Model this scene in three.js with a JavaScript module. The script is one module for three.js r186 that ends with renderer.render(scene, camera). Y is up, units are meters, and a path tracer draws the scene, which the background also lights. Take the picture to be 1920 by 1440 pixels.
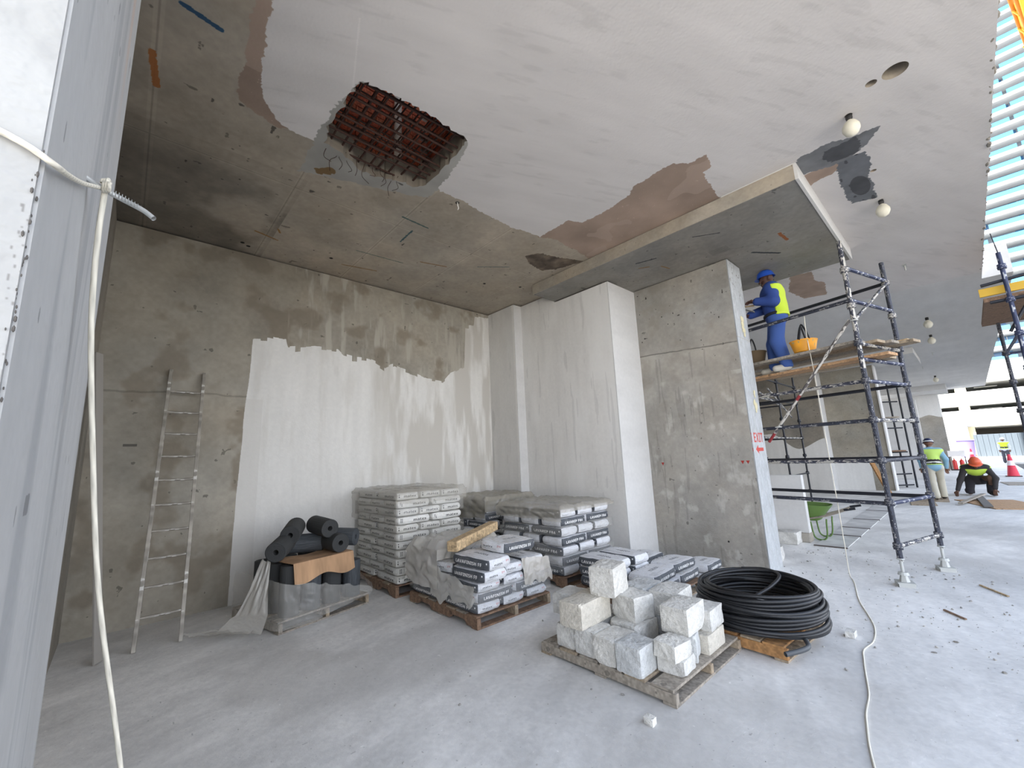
import * as THREE from 'three';
import { mergeGeometries, mergeVertices, toCreasedNormals } from 'three/addons/utils/BufferGeometryUtils.js';
import { RoundedBoxGeometry } from 'three/addons/geometries/RoundedBoxGeometry.js';

// ---------------------------------------------------------------- camera, sky, sun, exposure
const scene = new THREE.Scene();
const camera = new THREE.PerspectiveCamera(85.29, 4 / 3, 0.05, 600);
camera.position.set(0, 1.65, 0);
{ // measured rotation of the phone: looks into the corner, tilted up 10 degrees, rolled 2.4 degrees
  const m = new THREE.Matrix4().set(
    0.737795, -0.089192, -0.669106, 0,
    -0.041326, 0.983405, -0.176656, 0,
    0.673758, 0.157987, 0.721865, 0,
    0, 0, 0, 1);
  camera.quaternion.setFromRotationMatrix(m);
}
camera.updateMatrixWorld();

{ // hazy bright sky: white towards the horizon, pale blue overhead, the same in every direction round
  const w = 64, h = 64, d = new Float32Array(w * h * 4);
  for (let j = 0; j < h; j++) {
    const e = Math.sin(((j + 0.5) / h - 0.5) * Math.PI), t = 1 - Math.exp(-3.2 * Math.max(0, e));
    const c = e < 0 ? [0.8, 0.8, 0.8] : [2.2 - 2.02 * t, 2.26 - 1.98 * t, 2.36 - 1.88 * t];
    for (let i = 0; i < w; i++) d.set([c[0], c[1], c[2], 1], (j * w + i) * 4);
  }
  const t = new THREE.DataTexture(d, w, h, THREE.RGBAFormat, THREE.FloatType);
  t.mapping = THREE.EquirectangularReflectionMapping; t.magFilter = THREE.LinearFilter; t.needsUpdate = true;
  scene.background = t; scene.environment = t;
}
const sun = new THREE.DirectionalLight(new THREE.Color(1, 0.965, 0.92), 12);
sun.position.set(30 - 66, 82, -31); sun.target.position.set(30, 0, 0);
sun.shadow.mapSize.set(4096, 4096);
Object.assign(sun.shadow.camera, { left: -90, right: 90, top: 90, bottom: -90, near: 1, far: 260 });
scene.add(sun, sun.target);
const renderer = new THREE.WebGLRenderer({ antialias: true });
renderer.toneMapping = THREE.LinearToneMapping;
renderer.toneMappingExposure = 3.05;
renderer.shadowMap.enabled = true;

// ---------------------------------------------------------------- helpers
let SEED = 7;
const rnd = () => { SEED = (SEED * 1664525 + 1013904223) >>> 0; return SEED / 4294967296; };
const rr = (a, b) => a + (b - a) * rnd();
const V = (x, y, z) => new THREE.Vector3(x, y, z);
const clamp = (x, a = 0, b = 1) => Math.min(b, Math.max(a, x));
const sm = (a, b, x) => { const t = clamp((x - a) / (b - a)); return t * t * (3 - 2 * t); };
const lerp = (a, b, t) => a + (b - a) * t;
function hash(x, y, s) { let h = (x | 0) * 374761393 + (y | 0) * 668265263 + s * 974711; h = Math.imul(h ^ (h >>> 13), 1274126177); return ((h ^ (h >>> 16)) >>> 0) / 4294967296; }
function vn(x, y, s = 0) {
  const i = Math.floor(x), j = Math.floor(y); let f = x - i, g = y - j; f = f * f * (3 - 2 * f); g = g * g * (3 - 2 * g);
  const a = hash(i, j, s), b = hash(i + 1, j, s), c = hash(i, j + 1, s), e = hash(i + 1, j + 1, s);
  return a + (b - a) * f + (c - a) * g + (a - b - c + e) * f * g;
}
function fbm(x, y, s = 0, o = 4) { let v = 0, a = 0.5; for (let k = 0; k < o; k++) { v += a * vn(x, y, s + k * 17); x *= 2.03; y *= 2.03; a *= 0.5; } return v / (1 - Math.pow(0.5, o)); }
function inPoly(x, y, p) { let c = false; for (let i = 0, j = p.length - 1; i < p.length; j = i++) { const [a, b] = p[i], [d, e] = p[j]; if ((b > y) !== (e > y) && x < (d - a) * (y - b) / (e - b) + a) c = !c; } return c; }
const used = {};
function numbered(n) { const k = used[n] = (used[n] ?? -1) + 1; return k ? n + '_' + String(k).padStart(3, '0') : n; }
function thing(name, label, category, group, pos = [0, 0, 0], turn = 0) {
  const o = new THREE.Group(); o.name = numbered(name); o.position.set(...pos); o.rotation.y = turn;
  o.userData = { label, category }; if (group) o.userData.group = group; scene.add(o); return o;
}
function part(name, geo, mat, parent, label) { const m = new THREE.Mesh(geo, mat); m.name = name; if (label) m.userData.label = label; parent.add(m); return m; }
function solo(name, geo, mat, label, category, group) { const m = part(numbered(name), geo, mat, scene); m.userData = { label, category }; if (group) m.userData.group = group; return m; }
function struct(name, geo, mat, label, category, parent = scene) { const m = part(name, geo, mat, parent); m.userData = { kind: 'structure' }; if (label) { m.userData.label = label; m.userData.category = category; } return m; }
// uv in metres by the side a face points to
function uvMetres(g) {
  if (g.index) g = g.toNonIndexed(); g.computeVertexNormals();
  const p = g.attributes.position, n = g.attributes.normal, uv = new Float32Array(p.count * 2);
  for (let i = 0; i < p.count; i += 3) {
    let nx = 0, ny = 0, nz = 0; for (let k = 0; k < 3; k++) { nx += n.getX(i + k); ny += n.getY(i + k); nz += n.getZ(i + k); }
    nx = Math.abs(nx); ny = Math.abs(ny); nz = Math.abs(nz);
    for (let k = 0; k < 3; k++) {
      const x = p.getX(i + k), y = p.getY(i + k), z = p.getZ(i + k);
      const [u, v] = ny >= nx && ny >= nz ? [x, z] : nx >= nz ? [z, y] : [x, y];
      uv[(i + k) * 2] = u; uv[(i + k) * 2 + 1] = v;
    }
  }
  g.setAttribute('uv', new THREE.BufferAttribute(uv, 2)); return g;
}
const bx = (x0, x1, y0, y1, z0, z1) => uvMetres(new THREE.BoxGeometry(x1 - x0, y1 - y0, z1 - z0).translate((x0 + x1) / 2, (y0 + y1) / 2, (z0 + z1) / 2));
const rbx = (w, h, d, r = 0.005, s = 1) => uvMetres(new RoundedBoxGeometry(w, h, d, s, r));
function bar(a, b, r, rs = 12, r2 = r) {
  const d = V().subVectors(b, a), L = d.length(), g = new THREE.CylinderGeometry(r2, r, L, rs, 1);
  const uv = g.attributes.uv; for (let i = 0; i < uv.count; i++) uv.setXY(i, uv.getX(i) * 0.4, uv.getY(i) * L);
  g.applyQuaternion(new THREE.Quaternion().setFromUnitVectors(V(0, 1, 0), d.normalize()));
  return g.translate((a.x + b.x) / 2, (a.y + b.y) / 2, (a.z + b.z) / 2);
}
function beam(a, b, w, h, r = 0.004) { // rectangular timber from a to b, w across, h high
  const d = V().subVectors(b, a), L = d.length(), g = rbx(w, h, L, r);
  return g.applyMatrix4(new THREE.Matrix4().lookAt(b, a, V(0, 1, 0))).translate((a.x + b.x) / 2, (a.y + b.y) / 2, (a.z + b.z) / 2);
}
function tube(pts, r, n = 60, rs = 8) { return new THREE.TubeGeometry(new THREE.CatmullRomCurve3(pts.map((p) => p.isVector3 ? p : V(...p))), n, r, rs); }
function sheet(fn, nu, nv, t = 0) { // parametric sheet, with thickness when t > 0
  const P = [], uv = [], idx = [];
  for (let j = 0; j <= nv; j++) for (let i = 0; i <= nu; i++) { const q = fn(i / nu, j / nv); P.push(q[0], q[1], q[2]); uv.push(q[3] ?? i / nu, q[4] ?? j / nv); }
  const W = nu + 1, q = (a, b, c, d) => idx.push(a, b, d, b, c, d);
  for (let j = 0; j < nv; j++) for (let i = 0; i < nu; i++) q(j * W + i, j * W + i + 1, (j + 1) * W + i + 1, (j + 1) * W + i);
  let g = new THREE.BufferGeometry(); g.setAttribute('position', new THREE.Float32BufferAttribute(P, 3)); g.setAttribute('uv', new THREE.Float32BufferAttribute(uv, 2)); g.setIndex(idx); g.computeVertexNormals();
  if (t > 0) {
    const n = g.attributes.normal, N = P.length / 3, P2 = P.slice(), uv2 = uv.concat(uv), id2 = idx.slice();
    for (let i = 0; i < N; i++) P2.push(P[i * 3] - n.getX(i) * t, P[i * 3 + 1] - n.getY(i) * t, P[i * 3 + 2] - n.getZ(i) * t);
    for (let k = 0; k < idx.length; k += 3) id2.push(N + idx[k], N + idx[k + 2], N + idx[k + 1]);
    const e = []; for (let i = 0; i < nu; i++) { e.push([i + 1, i]); e.push([nv * W + i, nv * W + i + 1]); } for (let j = 0; j < nv; j++) { e.push([j * W, (j + 1) * W]); e.push([(j + 1) * W + nu, j * W + nu]); }
    for (const [a, b] of e) id2.push(a, b, N + b, a, N + b, N + a);
    g = new THREE.BufferGeometry(); g.setAttribute('position', new THREE.Float32BufferAttribute(P2, 3)); g.setAttribute('uv', new THREE.Float32BufferAttribute(uv2, 2)); g.setIndex(id2); g = toCreasedNormals(g, 0.7);
  }
  return g;
}
const lathe = (p, s = 20) => new THREE.LatheGeometry(p.map((q) => new THREE.Vector2(...q)), s);
const mv = (g, x = 0, y = 0, z = 0, rx = 0, ry = 0, rz = 0) => g.applyMatrix4(new THREE.Matrix4().compose(V(x, y, z), new THREE.Quaternion().setFromEuler(new THREE.Euler(rx, ry, rz)), V(1, 1, 1)));
const merge = (l) => mergeGeometries(l.map((g) => g.index ? g.toNonIndexed() : g));

// textures -------------------------------------------------------
function tex(w, h, fn, srgb = true) { // fn(u, v) -> [r, g, b] 0..255
  const d = new Uint8Array(w * h * 4);
  for (let j = 0; j < h; j++) for (let i = 0; i < w; i++) { const c = fn((i + 0.5) / w, (j + 0.5) / h), k = (j * w + i) * 4; d[k] = clamp(c[0], 0, 255); d[k + 1] = clamp(c[1], 0, 255); d[k + 2] = clamp(c[2], 0, 255); d[k + 3] = 255; }
  const t = new THREE.DataTexture(d, w, h); t.magFilter = THREE.LinearFilter; t.minFilter = THREE.LinearFilter;
  if (srgb) t.colorSpace = THREE.SRGBColorSpace; t.needsUpdate = true; return t;
}
// a texture laid over a rectangle of a surface whose uv are metres
function areaTex(u0, u1, v0, v1, w, h, fn, wrap = THREE.ClampToEdgeWrapping) {
  const t = tex(w, h, (u, v) => fn(lerp(u0, u1, u), lerp(v0, v1, v)));
  t.wrapS = t.wrapT = wrap; t.repeat.set(1 / (u1 - u0), 1 / (v1 - v0)); t.offset.set(-u0 / (u1 - u0), -v0 / (v1 - v0)); return t;
}
function pnoise(u, v, n, s) { // periodic value noise on the unit square
  const x = u * n, y = v * n, i = Math.floor(x), j = Math.floor(y); let f = x - i, g = y - j; f = f * f * (3 - 2 * f); g = g * g * (3 - 2 * g);
  const H = (a, b) => hash(((a % n) + n) % n, ((b % n) + n) % n, s);
  return lerp(lerp(H(i, j), H(i + 1, j), f), lerp(H(i, j + 1), H(i + 1, j + 1), f), g);
}
function tileTex(size, metres, fn, srgb = true) { const t = tex(size, size, fn, srgb); t.wrapS = t.wrapT = THREE.RepeatWrapping; t.repeat.set(1 / metres, 1 / metres); return t; }
const bumpFine = tileTex(512, 1.1, (u, v) => { const n = 0.5 * pnoise(u, v, 16, 1) + 0.3 * pnoise(u, v, 64, 2) + 0.2 * pnoise(u, v, 200, 3); return [n * 255, n * 255, n * 255]; }, false);
const bumpTrowel = tileTex(512, 2.3, (u, v) => { const n = 0.55 * pnoise(u + 0.03 * pnoise(u, v, 6, 9), v, 12, 5) + 0.25 * pnoise(u, v, 40, 6) + 0.2 * pnoise(u, v, 160, 7); return [n * 255, n * 255, n * 255]; }, false);
const std = (color, roughness = 0.85, o = {}) => new THREE.MeshStandardMaterial({ color, roughness, ...o });
const mixc = (a, b, t) => [lerp(a[0], b[0], t), lerp(a[1], b[1], t), lerp(a[2], b[2], t)];
const tint = (c, k) => [c[0] * k, c[1] * k, c[2] * k];
const BARE = [162, 158, 148], PLASTER = [224, 222, 217], PRIMER = [158, 138, 124], GREYC = [112, 114, 117];
function bareConcrete(x, y, s, base = BARE) { // board-marked raw concrete
  const big = fbm(x * 0.7, y * 0.7, s, 4), mid = fbm(x * 3.1, y * 3.1, s + 5, 4), fine = fbm(x * 22, y * 22, s + 9, 3);
  let k = 0.78 + 0.3 * big + 0.16 * (mid - 0.5) + 0.1 * (fine - 0.5);
  let c = tint(base, k); c = mixc(c, [c[0] * 1.02, c[1] * 0.98, c[2] * 0.93], fbm(x * 1.3, y * 1.3, s + 21, 3));
  if (vn(x * 14, y * 14, s + 31) > 0.93 && fine > 0.55) c = tint(c, 0.72);
  return c;
}
function plaster(x, y, s, base = PLASTER, along = 1) { // hand-trowelled skim coat, strokes along y
  const st = fbm(x * (along ? 9 : 1.6), y * (along ? 1.1 : 6), s, 4), b = fbm(x * 0.9, y * 0.9, s + 3, 4), f = fbm(x * 30, y * 30, s + 8, 2);
  return tint(base, 0.92 + 0.06 * st + 0.06 * b + 0.03 * (f - 0.5));
}

// ---------------------------------------------------------------- setting: ceiling slab
const CEIL = 4.7;
const whitePoly = [[0.3, 1.5], [0.36, -1.4], [0.41, -2.2], [0.45, -2.66], [0.47, -2.91], [0.49, -3.11], [0.55, -3.44], [0.60, -3.56], [0.73, -3.71], [0.86, -3.77], [1.06, -3.76], [1.06, -3.31], [1.14, -2.86], [2.18, -2.84], [2.26, -3.01], [2.32, -3.38], [2.33, -3.60], [2.39, -3.65], [2.72, -3.64], [2.98, -3.67], [3.55, -3.70], [4.02, -3.63], [4.02, -3.13], [4.21, -3.05], [4.23, -2.74], [4.18, -2.30], [4.08, -2.18], [4.05, -1.69], [4.21, -1.58], [4.20, -1.40], [4.44, -1.44], [4.47, -1.53], [4.67, -1.58], [4.85, -1.59], [5.13, -1.62], [5.4, -2.2], [8, -2.2], [8, -6.7], [12.5, -6.7], [12.5, 1.5]];
const brownL = [[0.2, 1.5], [0.28, -1.4], [0.36, -2.74], [0.38, -3.04], [0.40, -3.35], [0.43, -3.68], [0.50, -3.72], [0.66, -3.77], [0.77, -3.80], [0.9, -3.7], [0.6, -1]];
const brownR = [[4.0, -3.66], [4.27, -3.55], [4.74, -3.57], [5.16, -3.62], [5.4, -3.6], [5.4, -1.3], [4.0, -1.2]];
const spall = [[4.25, -4.17], [4.35, -3.98], [4.81, -3.84], [5.12, -3.72], [4.96, -4.20], [4.83, -4.37], [4.43, -4.29]];
const greyA = [[5.16, -0.88], [5.06, -0.77], [5.04, -0.48], [5.12, -0.32], [5.16, -0.12], [5.36, -0.25], [5.48, -0.37], [5.5, -0.56], [5.44, -0.74], [5.4, -0.88]];
const greyAd = [[5.16, -0.57], [5.14, -0.30], [5.25, -0.29], [5.44, -0.33], [5.42, -0.55], [5.29, -0.62]];
const greyB = [[5.44, -0.5], [5.50, -0.28], [5.80, -0.27], [6.04, -0.32], [6.69, -0.31], [6.6, -0.56], [6.03, -0.57], [5.67, -0.55]];
const brownC = [[8.6, -1.75], [8.7, -1.45], [9.28, -1.5], [9.5, -1.42], [10.3, -1.52], [10.2, -1.9], [9.5, -2.0]];
const brownB = [[5.44, -0.84], [5.46, -0.46], [5.62, -0.5], [5.74, -0.84]];
const holePts = [[1.14, -2.86], [1.23, -2.84], [1.38, -2.81], [1.55, -2.81], [1.70, -2.80], [1.94, -2.81], [2.17, -2.83], [2.19, -2.99], [2.21, -3.27], [2.21, -3.64], [2.14, -3.78], [1.98, -3.77], [1.83, -3.83], [1.70, -3.88], [1.58, -3.89], [1.41, -3.81], [1.29, -3.76], [1.15, -3.72], [1.10, -3.52], [1.12, -3.24], [1.12, -3.02]];
const stroke = (x, z, a, b, w) => { const dx = b[0] - a[0], dz = b[1] - a[1], t = clamp(((x - a[0]) * dx + (z - a[1]) * dz) / (dx * dx + dz * dz)); return Math.hypot(x - a[0] - dx * t, z - a[1] - dz * t) < w * (0.75 + 0.5 * vn(x * 40, z * 40, 77)); };
const marks = [[[0.01, -3.06], [0.23, -3.10], 0.018, [22, 62, 98]], [[-0.12, -3.60], [-0.08, -3.94], 0.022, [156, 92, 44]], [[2.31, -4.38], [2.69, -4.41], 0.012, [60, 84, 84]], [[2.56, -4.60], [2.57, -4.94], 0.013, [48, 76, 84]], [[0.99, -5.84], [1.26, -5.92], 0.014, [140, 100, 52]], [[1.2, -5.62], [1.24, -5.7], 0.012, [140, 100, 52]], [[3.1, -5.3], [3.5, -5.2], 0.012, [130, 96, 56]], [[2.2, -6.1], [2.7, -6.0], 0.012, [130, 100, 60]], [[2.2, -5.55], [2.9, -5.5], 0.01, [92, 108, 100]], [[3.9, -4.9], [4.3, -4.6], 0.01, [86, 100, 98]], [[1.24, -4.16], [1.32, -4.09], 0.05, [112, 84, 48]]];
const rectPatch = [[1.05, -3.3], [1.07, -4.3], [2.35, -3.86], [2.36, -3.6], [2.24, -2.8], [1.08, -2.8]];
const ceilCol = (x, z) => {
  const wx = x + 0.05 * (fbm(x * 7, z * 7, 41, 3) - 0.5) + 0.025 * (vn(x * 40, z * 40, 43) - 0.5), wz = z + 0.05 * (fbm(x * 7, z * 7, 47, 3) - 0.5) + 0.025 * (vn(x * 40, z * 40, 48) - 0.5);
  let c;
  if (inPoly(wx, wz, greyAd)) c = tint([74, 76, 80], 0.85 + 0.3 * fbm(x * 8, z * 8, 12, 3));
  else if (inPoly(wx, wz, greyA)) c = tint(GREYC, 0.85 + 0.3 * fbm(x * 8, z * 8, 12, 3));
  else if (inPoly(wx, wz, greyB)) { const r = Math.hypot((x - 6.22) / 0.26, (z + 0.42) / 0.09); c = tint(r < 1 || vn(x * 9, z * 20, 14) > 0.8 ? [70, 72, 76] : [104, 107, 112], 0.88 + 0.25 * fbm(x * 8, z * 8, 13, 3)); }
  else if (inPoly(wx, wz, brownB) || inPoly(wx, wz, brownC)) c = tint(PRIMER, 0.9 + 0.2 * fbm(x * 5, z * 5, 15, 3));
  else if (inPoly(wx, wz, whitePoly)) {
    const s = fbm(x * 0.8 + z * 0.5, z * 5 - x * 2, 3, 4), b = fbm(x * 0.8, z * 0.8, 4, 4);
    c = tint([212, 208, 206], 0.9 + 0.08 * s + 0.09 * b);
    const scr = fbm(x * 3.2 + z * 1.5, z * 17 - x * 8, 6, 4); c = tint(c, 1 - 0.035 * sm(0.58, 0.75, scr) * sm(0.4, 0.6, fbm(x * 1.7, z * 1.7, 8, 3)));
    if (stroke(x, z, [0.93, -2.4], [1.12, -3.0], 0.006)) c = tint(c, 1.04);
  } else if (inPoly(wx, wz, brownR) || inPoly(wx, wz, brownL)) { c = tint(PRIMER, 0.84 + 0.3 * fbm(x * 2.2, z * 2.2, 19, 4)); if (vn(x * 60, z * 60, 22) > 0.97) c = tint(c, 1.25); if (fbm(x * 2.6 + 3, z * 2.6, 23, 3) > 0.62) c = mixc(c, [176, 156, 142], 0.5); }
  else {
    c = bareConcrete(x, z, 60, [170, 163, 152]);
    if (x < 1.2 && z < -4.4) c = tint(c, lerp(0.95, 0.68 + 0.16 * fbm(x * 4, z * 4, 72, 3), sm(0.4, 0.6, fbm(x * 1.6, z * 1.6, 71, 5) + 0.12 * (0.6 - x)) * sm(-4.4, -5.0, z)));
    const px = Math.abs(((x + 0.12) % 1.22) - 0.02), pz = Math.abs(((-z + 0.3) % 2.44) - 0.02); if (px < 0.006 || pz < 0.006) c = tint(c, 0.9); else if (px < 0.03 || pz < 0.03) c = tint(c, 1.05);
    if (inPoly(wx, wz, rectPatch)) c = tint([150, 148, 143], 0.9 + 0.25 * fbm(x * 4, z * 4, 26, 3));
    if (inPoly(wx, wz, spall)) c = tint([98, 86, 74], 0.6 + 0.8 * fbm(x * 9, z * 9, 27, 3));
    for (const [a, b, w, k] of marks) if (stroke(x, z, a, b, w)) c = mixc(c, k, 0.85);
    if (vn(x * 11, z * 11, 90) > 0.975) c = tint(c, 0.55);
    const dr = Math.min(Math.hypot(x - 0.92, z + 6.27), Math.hypot(x - 1.0, z + 6.33), Math.hypot(x - 4.39, z + 5.34), Math.hypot(x - 5.0, z + 5.07), Math.hypot(x - 2.0, z + 6.0)); if (dr < 0.025) c = [26, 24, 22];
  }
  return c;
};
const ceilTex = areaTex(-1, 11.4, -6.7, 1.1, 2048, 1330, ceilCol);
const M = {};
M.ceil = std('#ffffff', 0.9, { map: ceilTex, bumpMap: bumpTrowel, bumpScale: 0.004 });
M.whitePlain = std('#ffffff', 0.9, { map: areaTex(0, 4, 0, 4, 512, 512, (x, y) => plaster(x, y, 33, [210, 209, 207], 0), THREE.MirroredRepeatWrapping), bumpMap: bumpTrowel, bumpScale: 0.003 });
M.bare = std('#ffffff', 0.92, { map: areaTex(0, 4, 0, 4, 1024, 1024, (x, y) => bareConcrete(x, y, 101, [165, 161, 153]), THREE.MirroredRepeatWrapping), bumpMap: bumpFine, bumpScale: 0.006 });
M.bareDark = std('#ffffff', 0.92, { map: areaTex(0, 4, 0, 4, 1024, 1024, (x, y) => bareConcrete(x, y, 131, [150, 146, 138]), THREE.MirroredRepeatWrapping), bumpMap: bumpFine, bumpScale: 0.006 });
const rebarTex = tileTex(128, 0.05, (u, v) => { const k = 0.75 + 0.4 * pnoise(u, v, 8, 4); return [70 * k, 46 * k, 38 * k]; });
M.rust = std('#ffffff', 0.8, { map: rebarTex, metalness: 0.2 });
{
  const s = new THREE.Shape([[-12, 8], [-12, -0.62], [11.4, -0.62], [11.4, 8]].map(([x, y]) => new THREE.Vector2(x, y)));
  const jag = []; holePts.forEach((p, i) => { const q = holePts[(i + 1) % holePts.length]; for (let k = 0; k < 5; k++) jag.push(new THREE.Vector2(lerp(p[0], q[0], k / 5) + rr(-0.018, 0.018), -lerp(p[1], q[1], k / 5) + rr(-0.018, 0.018))); });
  s.holes.push(new THREE.Path(jag));
  for (const [x, z, r] of [[4.45, 0.055, 0.085], [4.45, -0.1, 0.04], [5.98, -0.27, 0.028], [4.74, -0.3, 0.03], [2.67, -3.71, 0.022]]) { const h = new THREE.Path(); h.absarc(x, -z, r, 0, Math.PI * 2, true); s.holes.push(h); }
  const slab = uvMetres(new THREE.ExtrudeGeometry(s, { depth: 0.26, bevelEnabled: false, curveSegments: 20 }).rotateX(-Math.PI / 2).translate(0, CEIL, 0));
  { const p = slab.attributes.position, n = slab.attributes.normal, uv = slab.attributes.uv; for (let i = 0; i < p.count; i++) if (Math.abs(n.getY(i)) < 0.5) uv.setXY(i, 0.4 + (p.getX(i) + p.getZ(i)) * 0.05, -5.4 + (p.getY(i) - 4.7)); }
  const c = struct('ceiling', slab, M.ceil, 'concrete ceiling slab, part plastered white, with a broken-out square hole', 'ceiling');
  part('upper_slab', merge([bx(-12, 0.9, CEIL + 0.26, CEIL + 0.6, -8, 0.62), bx(2.5, 11.4, CEIL + 0.26, CEIL + 0.6, -8, 0.62), bx(0.9, 2.5, CEIL + 0.26, CEIL + 0.6, -8, -4.12), bx(0.9, 2.5, CEIL + 0.26, CEIL + 0.6, -2.5, 0.62)]), M.bareDark, c);
  // reinforcement left in the opening, two layers each way
  for (let k = 0; k < 9; k++) for (const [lay, y] of [[0, 4.77], [1, 4.95]]) {
    const z = -2.93 - k * 0.108 + rr(-0.015, 0.015) + lay * 0.05, x = 1.2 + k * 0.112 + rr(-0.015, 0.015) + lay * 0.05;
    part('rebar', bar(V(1.02, y + rr(-0.015, 0.015), z), V(2.3, y + rr(-0.015, 0.015), z + rr(-0.03, 0.03)), lay ? 0.008 : 0.0105, 8), M.rust, c);
    part('rebar', bar(V(x, y + 0.022, -2.72), V(x + rr(-0.03, 0.03), y + 0.022 + rr(-0.01, 0.01), -3.95), lay ? 0.008 : 0.0105, 8), M.rust, c);
  }
  for (let k = 0; k < 11; k++) { // tie wires and torn mesh hanging from the near lip of the hole
    const x = 1.2 + k * 0.075 + rr(-0.02, 0.02), z = -3.78 + rr(-0.05, 0.03), L = rr(0.06, 0.17);
    part('tie_wire', tube([[x, 4.76, z], [x + rr(-0.03, 0.03), 4.7, z - 0.02], [x + rr(-0.05, 0.05), 4.7 - L * 0.6, z - rr(0, 0.05)], [x + rr(-0.05, 0.05), 4.7 - L, z - rr(0.01, 0.08)]], 0.0028, 16, 5), M.rust, c);
  }
  // rough lip along the open slab edge
  const lip = []; for (let x = -2; x < 11.3; x += 0.07) { const g = new THREE.IcosahedronGeometry(rr(0.012, 0.034), 0); lip.push(g.rotateY(rnd() * 3).scale(rr(0.8, 2.6), 0.5, 0.7).translate(x + rr(-0.05, 0.05), CEIL + rr(0.0, 0.05), 0.61 + rr(-0.012, 0.014))); }
  part('broken_lip', uvMetres(merge(lip)), M.bareDark, c).userData.kind = 'stuff';
  // brick shaft over the hole; added gap above its front wall admits daylight
  const brickTex = [0, 1, 2].map((s2) => std('#ffffff', 0.9, { map: tileTex(64, 0.12, (u, v) => { const k = 0.8 + 0.4 * pnoise(u, v, 8, 50 + s2); return [[180, 98, 70], [168, 84, 60], [190, 112, 82]][s2].map((q) => q * k); }) }));
  const sh = struct('wall_shaft', merge([bx(0.72, 2.7, 4.97, 8.2, -4.26, -4.13), bx(0.72, 2.7, 5.3, 6.4, -2.5, -2.36), bx(2.52, 2.66, 4.97, 8.2, -4.2, -2.4), bx(0.74, 0.88, 5.3, 8.2, -4.2, -2.4), bx(0.7, 2.7, 8.2, 8.3, -4.26, -2.36)]), std('#a09587', 0.95), 'red brick shaft walls above the broken ceiling hole', 'wall');
  const bA = rbx(0.225, 0.065, 0.05, 0.004), bB = rbx(0.05, 0.065, 0.225, 0.004);
  for (let r = 0; r < 24; r++) for (let k = 0; k < 7; k++) { const x = 0.98 + k * 0.237 + (r % 2) * 0.118; if (x > 2.42) continue; const b = part('brick', bA, brickTex[(r * 7 + k * 3) % 3], sh); b.position.set(x, 5.0 + r * 0.077, -4.115 + rr(-0.004, 0.004)); }
  for (let r = 0; r < 22; r++) for (let k = 0; k < 6; k++) { const b = part('brick', bB, brickTex[(r * 5 + k) % 3], sh); b.position.set(2.505 + rr(-0.004, 0.004), 5.0 + r * 0.077, -3.98 + k * 0.237 + (r % 2) * 0.118); }
  for (const [x, z] of [[1.25, -4.02], [2.05, -4.02]]) part('white_pipe', bar(V(x, 4.98, z), V(x, 8.2, z), 0.045, 16), std('#e8e6e0', 0.5), sh);
}
struct('shade_storeys', bx(-7.5, 36.5, 8.6, 62, -8, 0.62), M.bareDark, 'unseen upper storeys above the slab, sized to shade the ground outside', 'building');  // out of view; extent set to keep direct sun off the street
struct('ceiling_far', merge([bx(11.4, 36.5, CEIL, CEIL + 0.6, -8, 0.62), bx(11.9, 36.5, CEIL, CEIL + 0.6, 0.62, 1.02)]), M.whitePlain, 'white plastered ceiling receding towards the street end', 'ceiling');

// dropped soffit panels hanging under the slab beside the columns
const soffitTex = areaTex(5, 8.3, -5, -0.7, 800, 1024, (x, z) => { let c = bareConcrete(x, z, 171, [146, 145, 142]); for (const [a, b, w, k] of [[[5.52, -3.04], [5.60, -2.76], 0.012, [30, 34, 38]], [[6.29, -1.32], [6.58, -1.30], 0.022, [140, 84, 46]], [[5.43, -2.12], [5.61, -1.84], 0.008, [40, 40, 42]], [[5.7, -3.1], [5.78, -2.98], 0.014, [120, 92, 60]], [[5.92, -2.84], [6.1, -2.8], 0.01, [130, 96, 50]], [[6.6, -1.75], [6.95, -1.5], 0.02, [52, 54, 58]]]) if (stroke(x, z, a, b, w)) c = k; if (Math.abs(x - 6.15) < 0.1 && Math.abs(z + 2.05) < 0.13 && Math.sin(x * 160) > 0.3) c = tint(c, 0.78); if (vn(x * 16, z * 16, 5) > 0.985) c = [40, 40, 42]; return c; });
const soffitMat = std('#ffffff', 0.9, { map: soffitTex, bumpMap: bumpFine, bumpScale: 0.004 });
{
  const so = struct('soffit', bx(5.11, 8.13, 4.515, 4.7, -4.86, -0.83), soffitMat, 'grey dropped concrete soffit panel over the bare column', 'soffit');
  part('bead', bx(5.1, 8.15, 4.505, 4.7, -0.845, -0.815), M.whitePlain, so, 'white plastered end edge');
  part('plaster_line', bx(5.097, 5.11, 4.69, 4.703, -1.6, -0.83), M.whitePlain, so);
  part('fascia', bx(5.1, 5.112, 4.51, 4.69, -4.86, -0.845), std('#ffffff', 0.92, { map: areaTex(0, 4, 0, 4, 512, 512, (x, y) => bareConcrete(x * 2, y * 2, 191, [172, 166, 155]), THREE.MirroredRepeatWrapping) }), so, 'beige rendered side edge');
}
struct('soffit_far', bx(18.6, 21.6, 4.5, 4.7, -4.86, -0.83), M.whitePlain, 'white dropped soffit panel over the second column', 'soffit');
struct('soffit_end', bx(32.4, 35.4, 4.4, 4.7, -4.86, -0.5), M.whitePlain, 'dropped white beam at the far end of the ceiling', 'soffit');

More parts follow.
